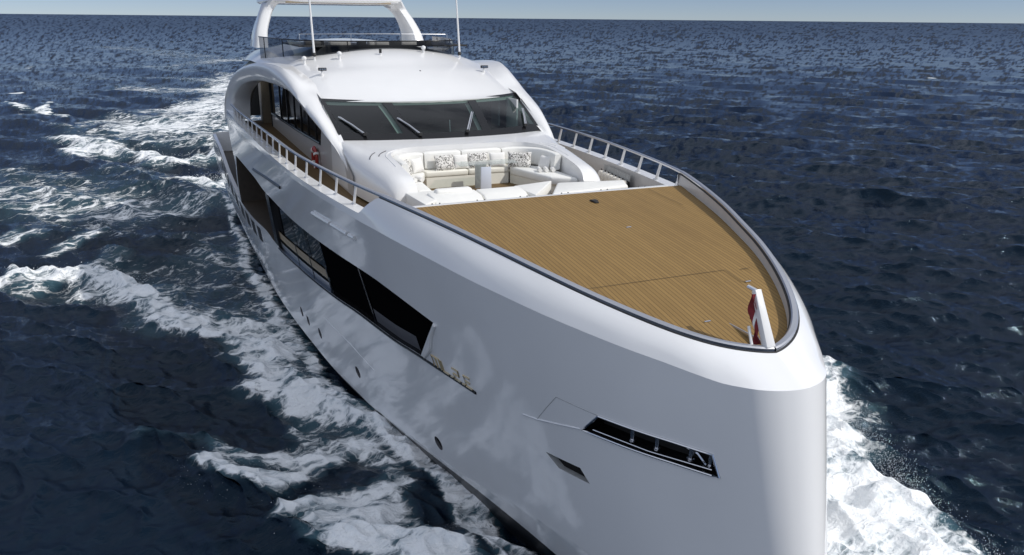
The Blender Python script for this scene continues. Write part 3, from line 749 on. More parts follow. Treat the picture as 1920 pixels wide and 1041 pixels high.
b.grid(wspatch(-1.0, -.965, -.02, 1.0, n=3, off=.012)); b.grid(wspatch(.965, 1.0, -.02, 1.0, n=3, off=.012))
frame = b.build('windscreen', 'black_gloss', angle=None)
UM = [(-1, -.36, -1, -.40), (-.36, .36, -.40, .40), (.36, 1, .40, 1)]
for (a, c, ta, tc_) in UM:
    b = MB(); b.grid(wspatch(a, c, .10, .98, utop=(ta, tc_))); b.build('glass_pane', 'tinted_glass', parent=frame, angle=None)
for u, ut in ((-.38, -.43), (.38, .43)):
    b = MB(); b.grid(wspatch(u-.045, u+.045, .0, 1.0, n=3, off=.014, utop=(ut-.045, ut+.045))); b.build('window_post', 'black_gloss', parent=frame)
    b = MB(); s = -1 if u < 0 else 1
    G = wspatch(u-.03, u+.03, .05, .97, n=2, off=-.10, utop=(ut-.03, ut+.03)); G[..., 1] += -.17 if u < 0 else -.14
    b.grid(G); b.build('window_lining', 'headliner', parent=frame)
# wipers
def wiper(u0, v0, u1, v1):
    a = WS(u0, v0)+np.array([.04, 0, .07]); c = WS(u1, v1)+np.array([.02, 0, .05])
    b = MB(); b.tube([a, a*.5+c*.5+np.array([.02, 0, .03]), c], .025, 6); b.tube([a+np.array([.02, .05, -.01]), c+np.array([.01, .05, 0])], .012, 6)
    w = b.build('wiper', 'rail_top', parent=frame)
    b = MB(); d = (c-a); b.tube([c-d*.02+np.array([0, 0, -.025]), c-d*.75+np.array([0, 0, -.03])], .012, 6); b.box(tuple(a), (.10, .10, .08)); b.build('wiper_blade', 'rubber', parent=frame)
wiper(-.78, .07, -.93, .46); wiper(-.29, .07, -.42, .46); wiper(.17, .10, .33, .55); wiper(.83, .10, .93, .5)
# wheelhouse interior seen through the glass
b = MB(); b.box((-9.6, 0, 5.05), (2.6, 6.3, .3)); wi = b.build('dashboard', 'rubber', bevel=.08)
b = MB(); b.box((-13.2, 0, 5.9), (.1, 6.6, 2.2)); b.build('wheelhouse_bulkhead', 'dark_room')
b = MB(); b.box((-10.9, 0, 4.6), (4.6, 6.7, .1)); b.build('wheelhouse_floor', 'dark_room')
for y in (-.9, .9):
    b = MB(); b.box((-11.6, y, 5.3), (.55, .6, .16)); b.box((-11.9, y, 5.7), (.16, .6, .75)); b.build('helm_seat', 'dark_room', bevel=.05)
b = MB(); b.box((-9.9, 3.05, 5.7), (.9, .06, 1.1)); b.box((-11.3, 3.0, 5.8), (.7, .06, 1.3)); b.build('side_lining', 'gelcoat')
b = MB(); b.tube([(-8.6, .3, 5.3), (-8.7, .32, 5.75)], .012, 6); b.build('compass_stand', 'steel_satin')

# ================================================================== ROOF and side arches
zc = pch([-33, -28, -22, -17, -14.6, -12.6, -11, -9.75, -9.6], [7.4, 7.72, 7.95, 7.90, 7.74, 7.24, 6.76, 6.34, 6.29])
dr = pch([-33, -18, -14, -12, -9.6], [.40, .36, .30, .07, .0])          # drop at |y| = 2.95
ye = pch([-33, -30, -22, -18, -15, -13.5, -12, -11, -9.56], [3.0, 3.9, 4.2, 4.2, 4.05, 3.88, 3.66, 3.53, 3.47])
de = pch([-33, -18, -15, -13.5, -12, -11, -10.2, -9.6], [1.0, .95, .78, .50, .30, .17, .06, -.03])
def roofP(xs, q):                                  # q 0 centre .. 1 edge
    sh = .97*np.clip(np.interp(xs, [-17, -9.7], [.25, 1]), 0, 1)
    Y = q*ye(xs); k = np.abs(Y)/3.46
    x = xs-sh*k*k
    a = 2.95/ye(xs)
    z = np.where(q <= a, zc(xs)-dr(xs)*(q/a)**2, zc(xs)-dr(xs)-(de(xs)-dr(xs))*(((q-a)/np.maximum(1-a, .05)))**1.5)
    return np.stack([x, Y, z], -1)
def roofz(x, y):
    xs = x
    for _ in range(6): xs = x+.97*np.clip(np.interp(xs, [-17, -9.7], [.25, 1]), 0, 1)*(np.abs(y)/3.46)**2
    q = np.minimum(np.abs(y)/ye(xs), 1); return roofP(np.atleast_1d(xs), np.atleast_1d(q))[0, 2]
xsR = np.r_[np.linspace(-9.56, -15, 34), np.linspace(-15.5, -33, 30)]; qs = np.r_[np.linspace(0, .7, 12), np.linspace(.74, 1, 14)]
G = np.array([roofP(np.full(len(qs), x), qs) for x in xsR]); full = np.concatenate([(G*MIR)[:, :0:-1], G], 1)
b = MB(); b.grid(full, flip=False); b.build('roof', 'gelcoat', angle=None)
# headliner under the front of the roof
G2 = full[:20].copy(); G2[..., 2] -= .12; b = MB(); b.grid(G2, flip=True)
f0 = full[0]; f1 = f0.copy(); f1[:, 2] -= .12; b.grid(np.stack([f0, f1]), flip=True); b.build('headliner', 'headliner', angle=60)
# side arch: ridge, outer edge, lower edge as curves along the arch
ridge = [(-6.70, -3.00, 4.85), (-7.40, -3.26, 5.10), (-8.05, -3.36, 5.32), (-8.90, -3.42, 5.71), (-9.90, -3.46, 6.08), (-10.70, -3.50, 6.38), (-11.46, -3.73, 6.60), (-12.11, -3.91, 6.86), (-12.79, -4.07, 7.06), (-13.45, -4.20, 7.19), (-14.19, -4.34, 7.25), (-15.07, -4.48, 7.26), (-16.09, -4.61, 7.23), (-17.35, -4.74, 7.14), (-18.83, -4.86, 6.97), (-20.59, -5.00, 6.69), (-22.06, -5.10, 6.38), (-23.50, -5.19, 5.87), (-24.70, -5.26, 5.20), (-25.30, -5.30, 4.60), (-25.50, -5.33, 4.10)]
outer = [(-6.30, -3.40, 4.50), (-6.80, -3.45, 4.72), (-7.30, -3.51, 4.96), (-8.15, -3.65, 5.42), (-9.20, -3.84, 5.88), (-10.35, -4.04, 6.16), (-11.24, -4.12, 6.40), (-12.09, -4.21, 6.59), (-12.95, -4.31, 6.74), (-13.86, -4.42, 6.88), (-14.83, -4.53, 6.97), (-15.96, -4.65, 6.98), (-17.21, -4.77, 6.92), (-18.64, -4.90, 6.80), (-20.38, -5.03, 6.55), (-22.12, -5.14, 6.17), (-23.73, -5.23, 5.67), (-24.98, -5.30, 5.07), (-25.35, -5.34, 4.50), (-25.40, -5.36, 4.10)]
lower = [(-6.00, -3.38, 4.15), (-6.90, -3.46, 4.60), (-7.75, -3.62, 5.16), (-8.63, -3.82, 5.50), (-9.61, -3.96, 5.74), (-10.30, -4.03, 5.90), (-11.21, -4.12, 6.18), (-11.89, -4.19, 6.35), (-12.76, -4.29, 6.47), (-13.97, -4.43, 6.53), (-14.97, -4.55, 6.56), (-16.13, -4.66, 6.55), (-17.38, -4.79, 6.49), (-18.86, -4.92, 6.36), (-20.61, -5.05, 6.12), (-21.93, -5.13, 5.81), (-22.99, -5.19, 5.47), (-23.40, -5.22, 5.15), (-23.50, -5.25, 4.75), (-23.40, -5.28, 4.30)]
NA = 90
R_, O_, L_ = (smooth_path(q, NA) for q in (ridge, outer, lower))
inn_r = R_.copy(); inn_r[:, 1] = R_[:, 1]+np.interp(R_[:, 0], [-20, -15, -13.5, -12, -11.2, -10.7, -8, -6.9], [1.05, .85, .75, .60, .35, .06, .05, .1])
for i in range(NA):
    if R_[i, 0] < -10.9:
        zr_ = float(roofz(R_[i, 0], min(abs(inn_r[i, 1]), float(ye(R_[i, 0]))-.03))); inn_r[i, 2] = min(R_[i, 2]-.02, zr_-.02)
    else: inn_r[i, 2] -= .05
inn_d = inn_r.copy(); inn_d[:, 1] += .06; inn_d[:, 2] -= .22
L_ = L_+np.array([0, 1, 0])*np.interp(L_[:, 0], [-22, -18, -10, -8], [.14, .14, .10, 0])[:, None]
L2 = L_.copy(); L2[:, 1] = np.minimum(L_[:, 1]+.75, -3.30); L2[:, 2] += .06
rows = []
for i in range(NA):
    mid1 = (R_[i]*.62+O_[i]*.38)+np.array([0, -.03, .06]); 
    rows.append([L2[i], L_[i]+np.array([0, .06, -.01]), L_[i]+np.array([0, 0, .03]), O_[i]*.5+L_[i]*.5+np.array([0, -.02, 0]), O_[i], O_[i]*.7+R_[i]*.3+np.array([0, -.05, .04]), mid1, R_[i]*.9+O_[i]*.1+np.array([0, 0, .015]), R_[i], R_[i]*.5+inn_r[i]*.5, inn_r[i], inn_d[i]])
A = np.array(rows)
for s in (1, -1):
    H = A.copy(); H[..., 1] *= s; b = MB(); b.grid(H, flip=(s < 0)); b.build('side_arch', 'gelcoat', angle=60)
# house sides below the arch
for s in (1, -1):
    xs = np.linspace(-6.2, -22.9, 40); zs = np.interp(xs, [-22.9, -15.8, -10.7, -10.3, -8.6, -7.4, -6.2], [4.60, 4.73, 4.88, 6.33, 5.59, 5.09, 4.59]); yw = 3.47
    top = np.interp(xs, [-22.9, -14, -10.5, -8.6, -7.4, -6.2], [7.1, 6.9, 6.4, 5.6, 5.1, 4.6])
    G = np.array([[(x, -yw*s+0*s, 3.98) for x in xs], [(x, -yw*s, z) for x, z in zip(xs, zs)]]); b = MB(); b.grid(G, flip=(s > 0)); hs = b.build('house_side', 'side_wall')
    G = np.array([[(x, -(yw-.02)*s, z) for x, z in zip(xs, zs)], [(x, -(yw-.02)*s, z) for x, z in zip(xs, top)]]); b = MB(); b.grid(G, flip=(s > 0)); sw = b.build('side_window', 'black_glass')
    b = MB(); b.tube([(x, -(yw+.01)*s, z) for x, z in zip(xs[xs < -10.7], zs[xs < -10.7])], .05, 8); b.build('window_sill', 'black_gloss', parent=sw)
    for x in (-11.7, -13.2, -14.7, -16.2, -18, -20):
        zb_ = float(np.interp(x, xs[::-1], zs[::-1])); zt_ = float(np.interp(x, xs[::-1], top[::-1]))-.15; b = MB(); b.box((x, -(yw-.005)*s, (zb_+zt_)/2), (.14, .04, zt_-zb_)); b.build('window_bar', 'black_gloss', parent=sw)
    b = MB(); b.box((-23.0, -3.1*s, 5.4), (.1, .8, 3.0)); b.build('aft_bulkhead', 'dark_room')
    b = MB(); b.box((-24.6, -3.5*s, 5.5), (1.0, .5, 3.2)); b.build('aft_pillar', 'tan_trim', bevel=.05)
    b = MB(); b.box((-29.2, -3.6*s, 4.75), (3.2, .9, 1.5)); b.build('aft_bar', 'dark_room', bevel=.05)
b = MB(); b.box((-23.05, 0, 5.5), (.1, 5.6, 3.1)); b.build('saloon_door', 'black_glass')
G = full[20:].copy(); G[..., 2] -= .35; G[..., 1] = np.clip(G[..., 1], -4.3, 4.3); b = MB(); b.grid(G, flip=True); b.build('deck_soffit', 'headliner')

# ================================================================== FLYBRIDGE
def flyp(y, z=0.0, back=0.0):
    x = -14.75-6.6*(np.abs(y)/3.95)**7-back; return x
ys = 3.95*np.sin(np.linspace(-1, 1, 60)*math.pi/2)
base = np.array([(flyp(y), y, roofz(flyp(y), y)-.02) for y in ys]); rim = np.array([(flyp(y)-.12, y, 8.03+.02*abs(y)/3.9) for y in ys])
b = MB(); b.grid(np.stack([base, base*.5+rim*.5, rim]), flip=False); scr = b.build('wind_deflector', 'smoked_glass', angle=None)
b = MB(); b.tube(rim, .022, 8); b.build('deflector_rail', 'black_gloss', parent=scr)
for k in (4, 9, 22, 37, 50, 55):
    b = MB(); b.tube([base[k]+np.array([-.03, 0, 0]), rim[k]], .02, 6); b.build('deflector_post', 'black_gloss', parent=scr)
b = MB(); b.tube([(-16.8, -3.0, 8.25), (-16.4, 0, 8.27), (-16.8, 3.0, 8.25)], .009, 6)
for y in (-3, -1, 1, 3): b.tube([(-16.6, y, 7.8), (-16.6, y, 8.26)], .016, 6)
b.build('fly_rail', 'steel_satin')
b = MB(); b.box((-17.0, 0, 7.86), (4.0, 6.6, .06)); b.build('fly_floor', 'rubber')
for (y, w) in ((-1.75, .78), (-.55, .22), (-.12, .5), (.92, .62)):
    b = MB(); b.box((-15.25, y, 7.93), (.4, w, .17)); b.build('fly_seat', 'tan_trim' if 0 else 'terry', bevel=.05)
for (y, w) in ((-2.7, .7), (-.9, .3), (.45, .5), (1.6, .5)):
    b = MB(); b.box((-15.3, y, 7.93), (.4, w, .2)); b.build('fly_console', 'rubber', bevel=.04)
# radar arch with hardtop
for s in (1, -1):
    b = MB(); st = []
    for (z, x0, x1, yo, yi) in ((7.55, -24.9, -22.5, 3.98, 3.42), (8.1, -24.75, -22.75, 3.88, 3.38), (8.8, -24.7, -23.2, 3.62, 3.14), (9.3, -25.2, -23.5, 3.34, 2.86), (9.62, -26.2, -23.3, 3.1, 2.5)):
        st.append([(x1, s*(yi+.08), z), (x1, s*(yo-.12), z), (x1-.12, s*yo, z), (x0+.12, s*yo, z), (x0, s*(yo-.1), z), (x0, s*yi, z), (x1-.15, s*yi, z)])
    st = np.array(st); st = np.stack([smooth_path(st[:, k], 14) for k in range(st.shape[1])], 1)
    b.grid(st, closed_v=True, flip=(s < 0)); b.build('radar_arch', 'gelcoat', angle=50)
b = MB()
G = []
for z, k in ((9.46, .90), (9.47, .97), (9.55, 1.0), (9.72, 1.0), (9.84, .97), (9.88, .85)):
    n = 40; G.append([(-25.6+2.55*k*np.sign(math.cos(t))*abs(math.cos(t))**.35, 3.28*k*np.sign(math.sin(t))*abs(math.sin(t))**.35, z) for t in np.linspace(0, 2*math.pi, n, endpoint=False)])
b.grid(np.array(G), closed_v=True); n = 40; b.f.append(tuple(reversed(range(n)))); b.m.append(0); b.f.append(tuple(5*n+k for k in range(n))); b.m.append(0)
b.build('hardtop', 'gelcoat', angle=50)
b = MB(); b.box((-23.12, 0, 9.52), (.06, 4.9, .07)); b.build('hardtop_trim', 'tan_trim', bevel=.01)
# antennas, floodlights, fittings on the roof
for s in (-1, 1):
    z0 = float(roofz(-14.62, 2.83*s)); b = MB(); b.tube([(-14.62, s*2.83, z0+.17), (-14.95, s*2.83, 9.75), (-15.05, s*2.83, 10.9)], [.042, .034, .026], 8); an = b.build('antenna', 'gelcoat')
    b = MB(); b.tube([(-14.62, s*2.83, z0-.02), (-14.62, s*2.83, z0+.12)], .035, 8); b.build('antenna_base', 'gelcoat', parent=an)
    b = MB(); b.tube([(-14.6, s*2.83, z0+.09), (-14.61, s*2.83, z0+.13), (-14.63, s*2.83, z0+.19), (-14.64, s*2.83, z0+.23)], [.03, .075, .075, .04], 10); b.build('antenna_collar', 'rubber', parent=an)
    xf, yf = (-12.5, s*3.0); z0 = float(roofz(xf, yf)); b = MB(); b.tube([(xf, yf, z0-.02), (xf, yf, z0+.05)], .07, 12); b.tube([(xf, yf, z0), (xf, yf+.02, z0+.16)], .035, 8); fl = b.build('floodlight', 'gelcoat')
    b = MB(); b.box((xf+.02, yf+.03, z0+.20), (.10, .28, .10)); b.build('lamp_body', 'rubber', parent=fl, bevel=.015)
    for d in (-.08, 0, .08):
        b = MB(); b.tube([(xf+.065, yf+.03+d, z0+.20), (xf+.078, yf+.03+d, z0+.20)], .032, 10); b.build('lamp_lens', 'steel', parent=fl)
def stub(x, y, h, top):
    z0 = float(roofz(x, y)); b = MB(); b.tube([(x, y, z0-.02), (x, y, z0+h)], .045, 8); m_ = b.build('roof_light', 'gelcoat')
    b = MB()
    if top == 'dome': b.tube([(x, y, z0+h-.01), (x, y, z0+h+.05), (x, y, z0+h+.11), (x, y, z0+h+.14)], [.06, .095, .08, .02], 10)
    else: b.tube([(x, y, z0+h), (x, y, z0+h+.14)], .05, 8)
    b.build('light_head', 'gelcoat' if top == 'dome' else 'rubber', parent=m_)
stub(-14.35, -3.25, .14, 'dome'); stub(-13.95, -2.05, .14, 'dome'); stub(-13.85, -.55, .06, 'cap'); stub(-14.3, 1.25, .12, 'dome')
b = MB(); b.box((-20.0, 3.72, 7.56), (1.1, .62, .08)); b.box((-20.0, 3.72, 7.36), (.9, .45, .34)); b.build('roof_hatch', 'gelcoat', bevel=.02)
b = MB(); b.tube([(-12.1, .42, float(roofz(-12.1, .42))-.01), (-12.1, .42, float(roofz(-12.1, .42))+.02)], .03, 8); b.build('roof_nozzle', 'grille')
# aft main deck fittings: bollards and winches
for s in (1, -1):
    b = MB()
    for (x, y) in ((-23.4, 4.75), (-24.6, 4.8)):
        b.tube([(x, s*y, .9), (x, s*y, 1.75), (x, s*y, 1.82)], [.16, .14, .22], 10)
    b.build('mooring_winch', 'steel')
# ================================================================== LOOSE THINGS on board
def tag(o, label, cat, group=None, kind=None):
    if label: o['label'] = label
    if cat: o['category'] = cat
    if group: o['group'] = group
    if kind: o['kind'] = kind
    return o
def pillow(name, c, w, h, t, rz, tilt, mat, label, group):
    w *= 1.1; h *= 1.12
    n = 14; V = []; F = []
    def pt(u, v, s):
        e = (1-abs(u)**4)*(1-abs(v)**4); px = u*w/2*(1-.06*(1-abs(v)**2)*1); pz = v*h/2*(1-.06*(1-abs(u)**2))
        return Vector((s*t/2*e**.6, px, pz))
    R = Matrix.Rotation(rz, 3, 'Z') @ Matrix.Rotation(tilt, 3, 'Y')
    b = MB()
    for s in (1, -1):
        G = np.array([[tuple(R @ pt(-1+2*i/n, -1+2*j/n, s)) for j in range(n+1)] for i in range(n+1)]); b.grid(G, flip=(s < 0))
    o = b.build(name, mat, parent=None, angle=None); o.location = c
    return tag(o, label, 'pillow', group)
PG = 'throw pillows along the settee'
tl = math.radians(-22)
pillow('throw_pillow', (-5.72, -2.02, 4.83), .46, .42, .15, .95, tl, 'leaf_print', 'leaf print pillow in the starboard corner of the settee', PG)
pillow('throw_pillow', (-6.02, -1.62, 4.83), .40, .38, .14, .45, tl, 'cotton', 'plain white pillow beside the starboard corner leaf print pillow', PG)
pillow('throw_pillow', (-6.16, -.74, 4.83), .56, .42, .16, .05, tl, 'leaf_print', 'leaf print pillow on the settee behind the starboard end of the glass table', PG)
pillow('throw_pillow', (-6.20, -.22, 4.83), .42, .38, .14, -.05, tl, 'cotton', 'plain white pillow between the two middle leaf print pillows', PG)
pillow('throw_pillow', (-6.16, .32, 4.84), .58, .42, .16, -.1, tl, 'leaf_print', 'leaf print pillow in the middle of the settee back', PG)
pillow('throw_pillow', (-6.10, .92, 4.84), .46, .40, .14, -.15, tl, 'cotton', 'plain white pillow on the settee behind the port end of the glass table', PG)
pillow('throw_pillow', (-5.86, 1.55, 4.84), .66, .42, .16, -.45, tl, 'leaf_print', 'large leaf print pillow in the port corner of the settee', PG)
pillow('throw_pillow', (-5.25, 2.10, 4.82), .40, .36, .14, -1.2, tl, 'cotton', 'plain white pillow against the port side back of the settee', PG)
pillow('throw_pillow', (-5.15, -2.20, 4.82), .40, .36, .14, 1.3, tl, 'cotton', 'plain white pillow against the starboard side back of the settee', PG)
def towel(c, rz, label):
    b = MB(); R = Matrix.Rotation(rz, 3, 'Z')
    for k in range(3):
        P = [Vector(c)+R @ Vector((.34*math.cos(a)*.5-.02*k, -.26+.26*k, .05*math.sin(a)+.05)) for a in np.linspace(0, 2*math.pi, 12)]
        b.tube([Vector(c)+R @ Vector((-.16, -.2+.2*k, .055)), Vector(c)+R @ Vector((.16, -.19+.2*k, .055))], .06, 10)
    o = b.build('rolled_towel_set', 'cotton', parent=None); return tag(o, label, 'towels', 'white towels on the settee')
towel((-4.75, -2.15, 4.63), .2, 'three rolled white towels on the starboard arm of the settee')
towel((-4.85, 1.95, 4.63), -.3, 'three rolled white towels on the port arm of the settee')
# ring buoy on the house side
b = MB(); n = 28; G = []
for k in range(n):
    a = 2*math.pi*k/n; row = []
    for j in range(10):
        q = 2*math.pi*j/10; r = .34+.095*math.cos(q); row.append((-11.5+r*math.cos(a), -3.56+.06*math.sin(q)-.03, 4.28+r*math.sin(a)))
    G.append(row)
b.grid(np.array(G), closed_u=True, closed_v=True); lb = b.build('lifebuoy', 'red_paint', parent=None); tag(lb, 'red ring lifebuoy hung on the starboard house side below the dark windows', 'lifebuoy')
for a in (.6, 2.2, 3.7, 5.3):
    bb = MB(); bb.tube([(-11.5+.34*math.cos(a-.12), -3.59, 4.28+.34*math.sin(a-.12)), (-11.5+.34*math.cos(a+.12), -3.59, 4.28+.34*math.sin(a+.12))], .10, 10); bb.build('rope_band', 'cotton', parent=lb)
# courtesy flag furled against the jackstaff
b = MB(); G = []
for i, z in enumerate(np.linspace(4.86, 4.10, 14)):
    w = .03+.06*math.sin(math.pi*min(1, i/11)); row = []
    for j, u in enumerate(np.linspace(0, 1, 7)):
        row.append((6.93+.30*(4.90-z)/.8*.8-.01-.07*u-w*u*.5, -.12-.05*u-.05*math.sin(5*u+i*.7), z-.03*u))
    G.append(row)
b.grid(np.array(G)); fl = b.build('flag', None, parent=None, mats=['flag_red', 'cotton']); 
fl.data.polygons.foreach_set('material_index', np.array([1 if (k % 6) in (2,) else 0 for k in range(len(fl.data.polygons))], dtype=np.int32))
tag(fl, 'small dark red and white flag hanging limp on the white bow staff', 'flag')
# locker with fenders in the port bulwark
def bulw(x): return float(bR(x))-.36
b = MB()
xs = np.linspace(-5.75, -3.75, 12)
G = np.array([[(x, bulw(x)-.01, 4.55) for x in xs], [(x, bulw(x)-.015, 4.36) for x in xs]]); b.grid(G); b.build('locker_panel', 'grey_panel')
b = MB(); G = np.array([[(x, bulw(x)-.012, 4.34) for x in xs], [(x, bulw(x)-.012, 3.99) for x in xs]]); b.grid(G); b.build('locker_recess', 'rubber')
for k in range(7):
    x = -5.55+k*.27; y = bulw(x)-.16
    b = MB(); b.tube([(x, y, 4.01), (x, y, 4.03), (x, y, 4.08), (x, y, 4.32), (x, y, 4.37), (x, y, 4.39)], [.06, .10, .125, .125, .10, .04], 12)
    o = b.build('fender', 'terry', parent=None); tag(o, 'white cloth covered fender standing in the row against the port bulwark', 'fender', 'fenders stowed by the port bulwark')
    bb = MB(); bb.tube([(x, y, 4.38), (x, y-.02, 4.44)], .018, 6); bb.build('fender_rope', 'rubber', parent=o)
b = MB(); b.box((-3.35, bulw(-3.35)-.0, 4.2), (.12, .04, .16)); b.build('deck_socket', 'grille')
# ================================================================== SEA
HS = 11.109
def ring_angles():
    c = math.pi-YAW; a = math.radians(40)
    den = np.linspace(c-a, c+a, 960)
    rest = np.linspace(c+a, c-a+2*math.pi, 130)[1:-1]
    return np.r_[den, rest]
ANG = ring_angles()
dep = np.radians(np.r_[np.linspace(70, 40, 24)[:-1], np.linspace(40, .9, 560), np.geomspace(.85, .016, 46)])
RAD = np.r_[0.6, (HS/np.tan(dep))]
NR, NC = len(RAD), len(ANG)
X0 = (CAM[0]+RAD[:, None]*np.cos(ANG)[None]).astype(np.float32); Y0 = (CAM[1]+RAD[:, None]*np.sin(ANG)[None]).astype(np.float32)
CELL = np.maximum(np.gradient(RAD), 0.02)[:, None]*np.ones((1, NC))
CELL = np.maximum(CELL*.6, RAD[:, None]*np.r_[np.diff(ANG), ANG[0]+2*math.pi-ANG[-1]][None]).astype(np.float32)
DX = np.zeros_like(X0); DY = np.zeros_like(X0); DZ = np.zeros_like(X0); UX = np.zeros_like(X0); UY = np.zeros_like(X0)
wr = np.random.default_rng(5)
NW = 136
lam = np.geomspace(0.26, 34, NW)*wr.uniform(.92, 1.08, NW)
mean_dir = math.radians(128)
for L in lam:
    k = 2*math.pi/L; th = mean_dir+wr.normal(0, .42 if L < 4 else .30); ph = wr.uniform(0, 2*math.pi)
    amp = 0.0070*L*math.exp(-(L/6.0)**2)*(1+.55*math.exp(-(L/.9)**2))+0.0048*L*math.exp(-(L/20.)**2)
    steep = .8
    att = np.clip((L/CELL-2.0)/3.0, 0, 1)
    sub = np.where(att.min(1) < 1)[0]
    if len(sub):
        r0 = sub[0]; ag = k*(X0[r0:]*np.float32(math.cos(th))+Y0[r0:]*np.float32(math.sin(th)))+np.float32(ph)
        sl_ = ((1-att[r0:])*amp*k).astype(np.float32)*np.sin(ag); UX[r0:] += sl_*np.float32(math.cos(th)); UY[r0:] += sl_*np.float32(math.sin(th))
    rows = np.where(att.max(1) > 0)[0]
    if len(rows) == 0: continue
    r1 = rows[-1]+1
    a = k*(X0[:r1]*np.float32(math.cos(th))+Y0[:r1]*np.float32(math.sin(th)))+np.float32(ph)
    at = (att[:r1]*amp).astype(np.float32)
    DZ[:r1] += at*np.cos(a); sn = at*np.sin(a)*np.float32(steep)
    DX[:r1] -= sn*np.float32(math.cos(th)); DY[:r1] -= sn*np.float32(math.sin(th))
# ---- foam density painted by where the hull and the breaking crests churn the water
fo = np.zeros_like(X0); lift = np.zeros_like(X0)
wx = X0+.5*np.sin(Y0*.9+1.3*np.sin(X0*.7))+.25*np.sin(Y0*2.7+X0*1.9); wy = Y0+.5*np.sin(X0*.8+1.1*np.sin(Y0*.6))+.25*np.sin(X0*2.3-Y0*1.7)
def stroke(pts, rad, d, h):
    P = np.array(pts, float); mn = P.min(0)-rad*1.6-1; mx = P.max(0)+rad*1.6+1
    sel = (X0 > mn[0]) & (X0 < mx[0]) & (Y0 > mn[1]) & (Y0 < mx[1])
    if not sel.any(): return
    x = wx[sel]; y = wy[sel]; best = np.full(x.shape, 1e9, np.float32)
    wscale = min(1.0, rad/1.2); x = X0[sel]+(x-X0[sel])*wscale; y = Y0[sel]+(y-Y0[sel])*wscale
    for a, b_ in zip(P[:-1], P[1:]):
        dv = b_-a; l2 = dv @ dv+1e-9; t = np.clip(((x-a[0])*dv[0]+(y-a[1])*dv[1])/l2, 0, 1)
        best = np.minimum(best, np.hypot(x-a[0]-t*dv[0], y-a[1]-t*dv[1]))
    w = np.clip(1.4-best/rad, 0, 1)**1.25
    fo[sel] = 1-(1-fo[sel])*(1-np.clip(w*d, 0, 1)); lift[sel] = np.maximum(lift[sel], w*h)
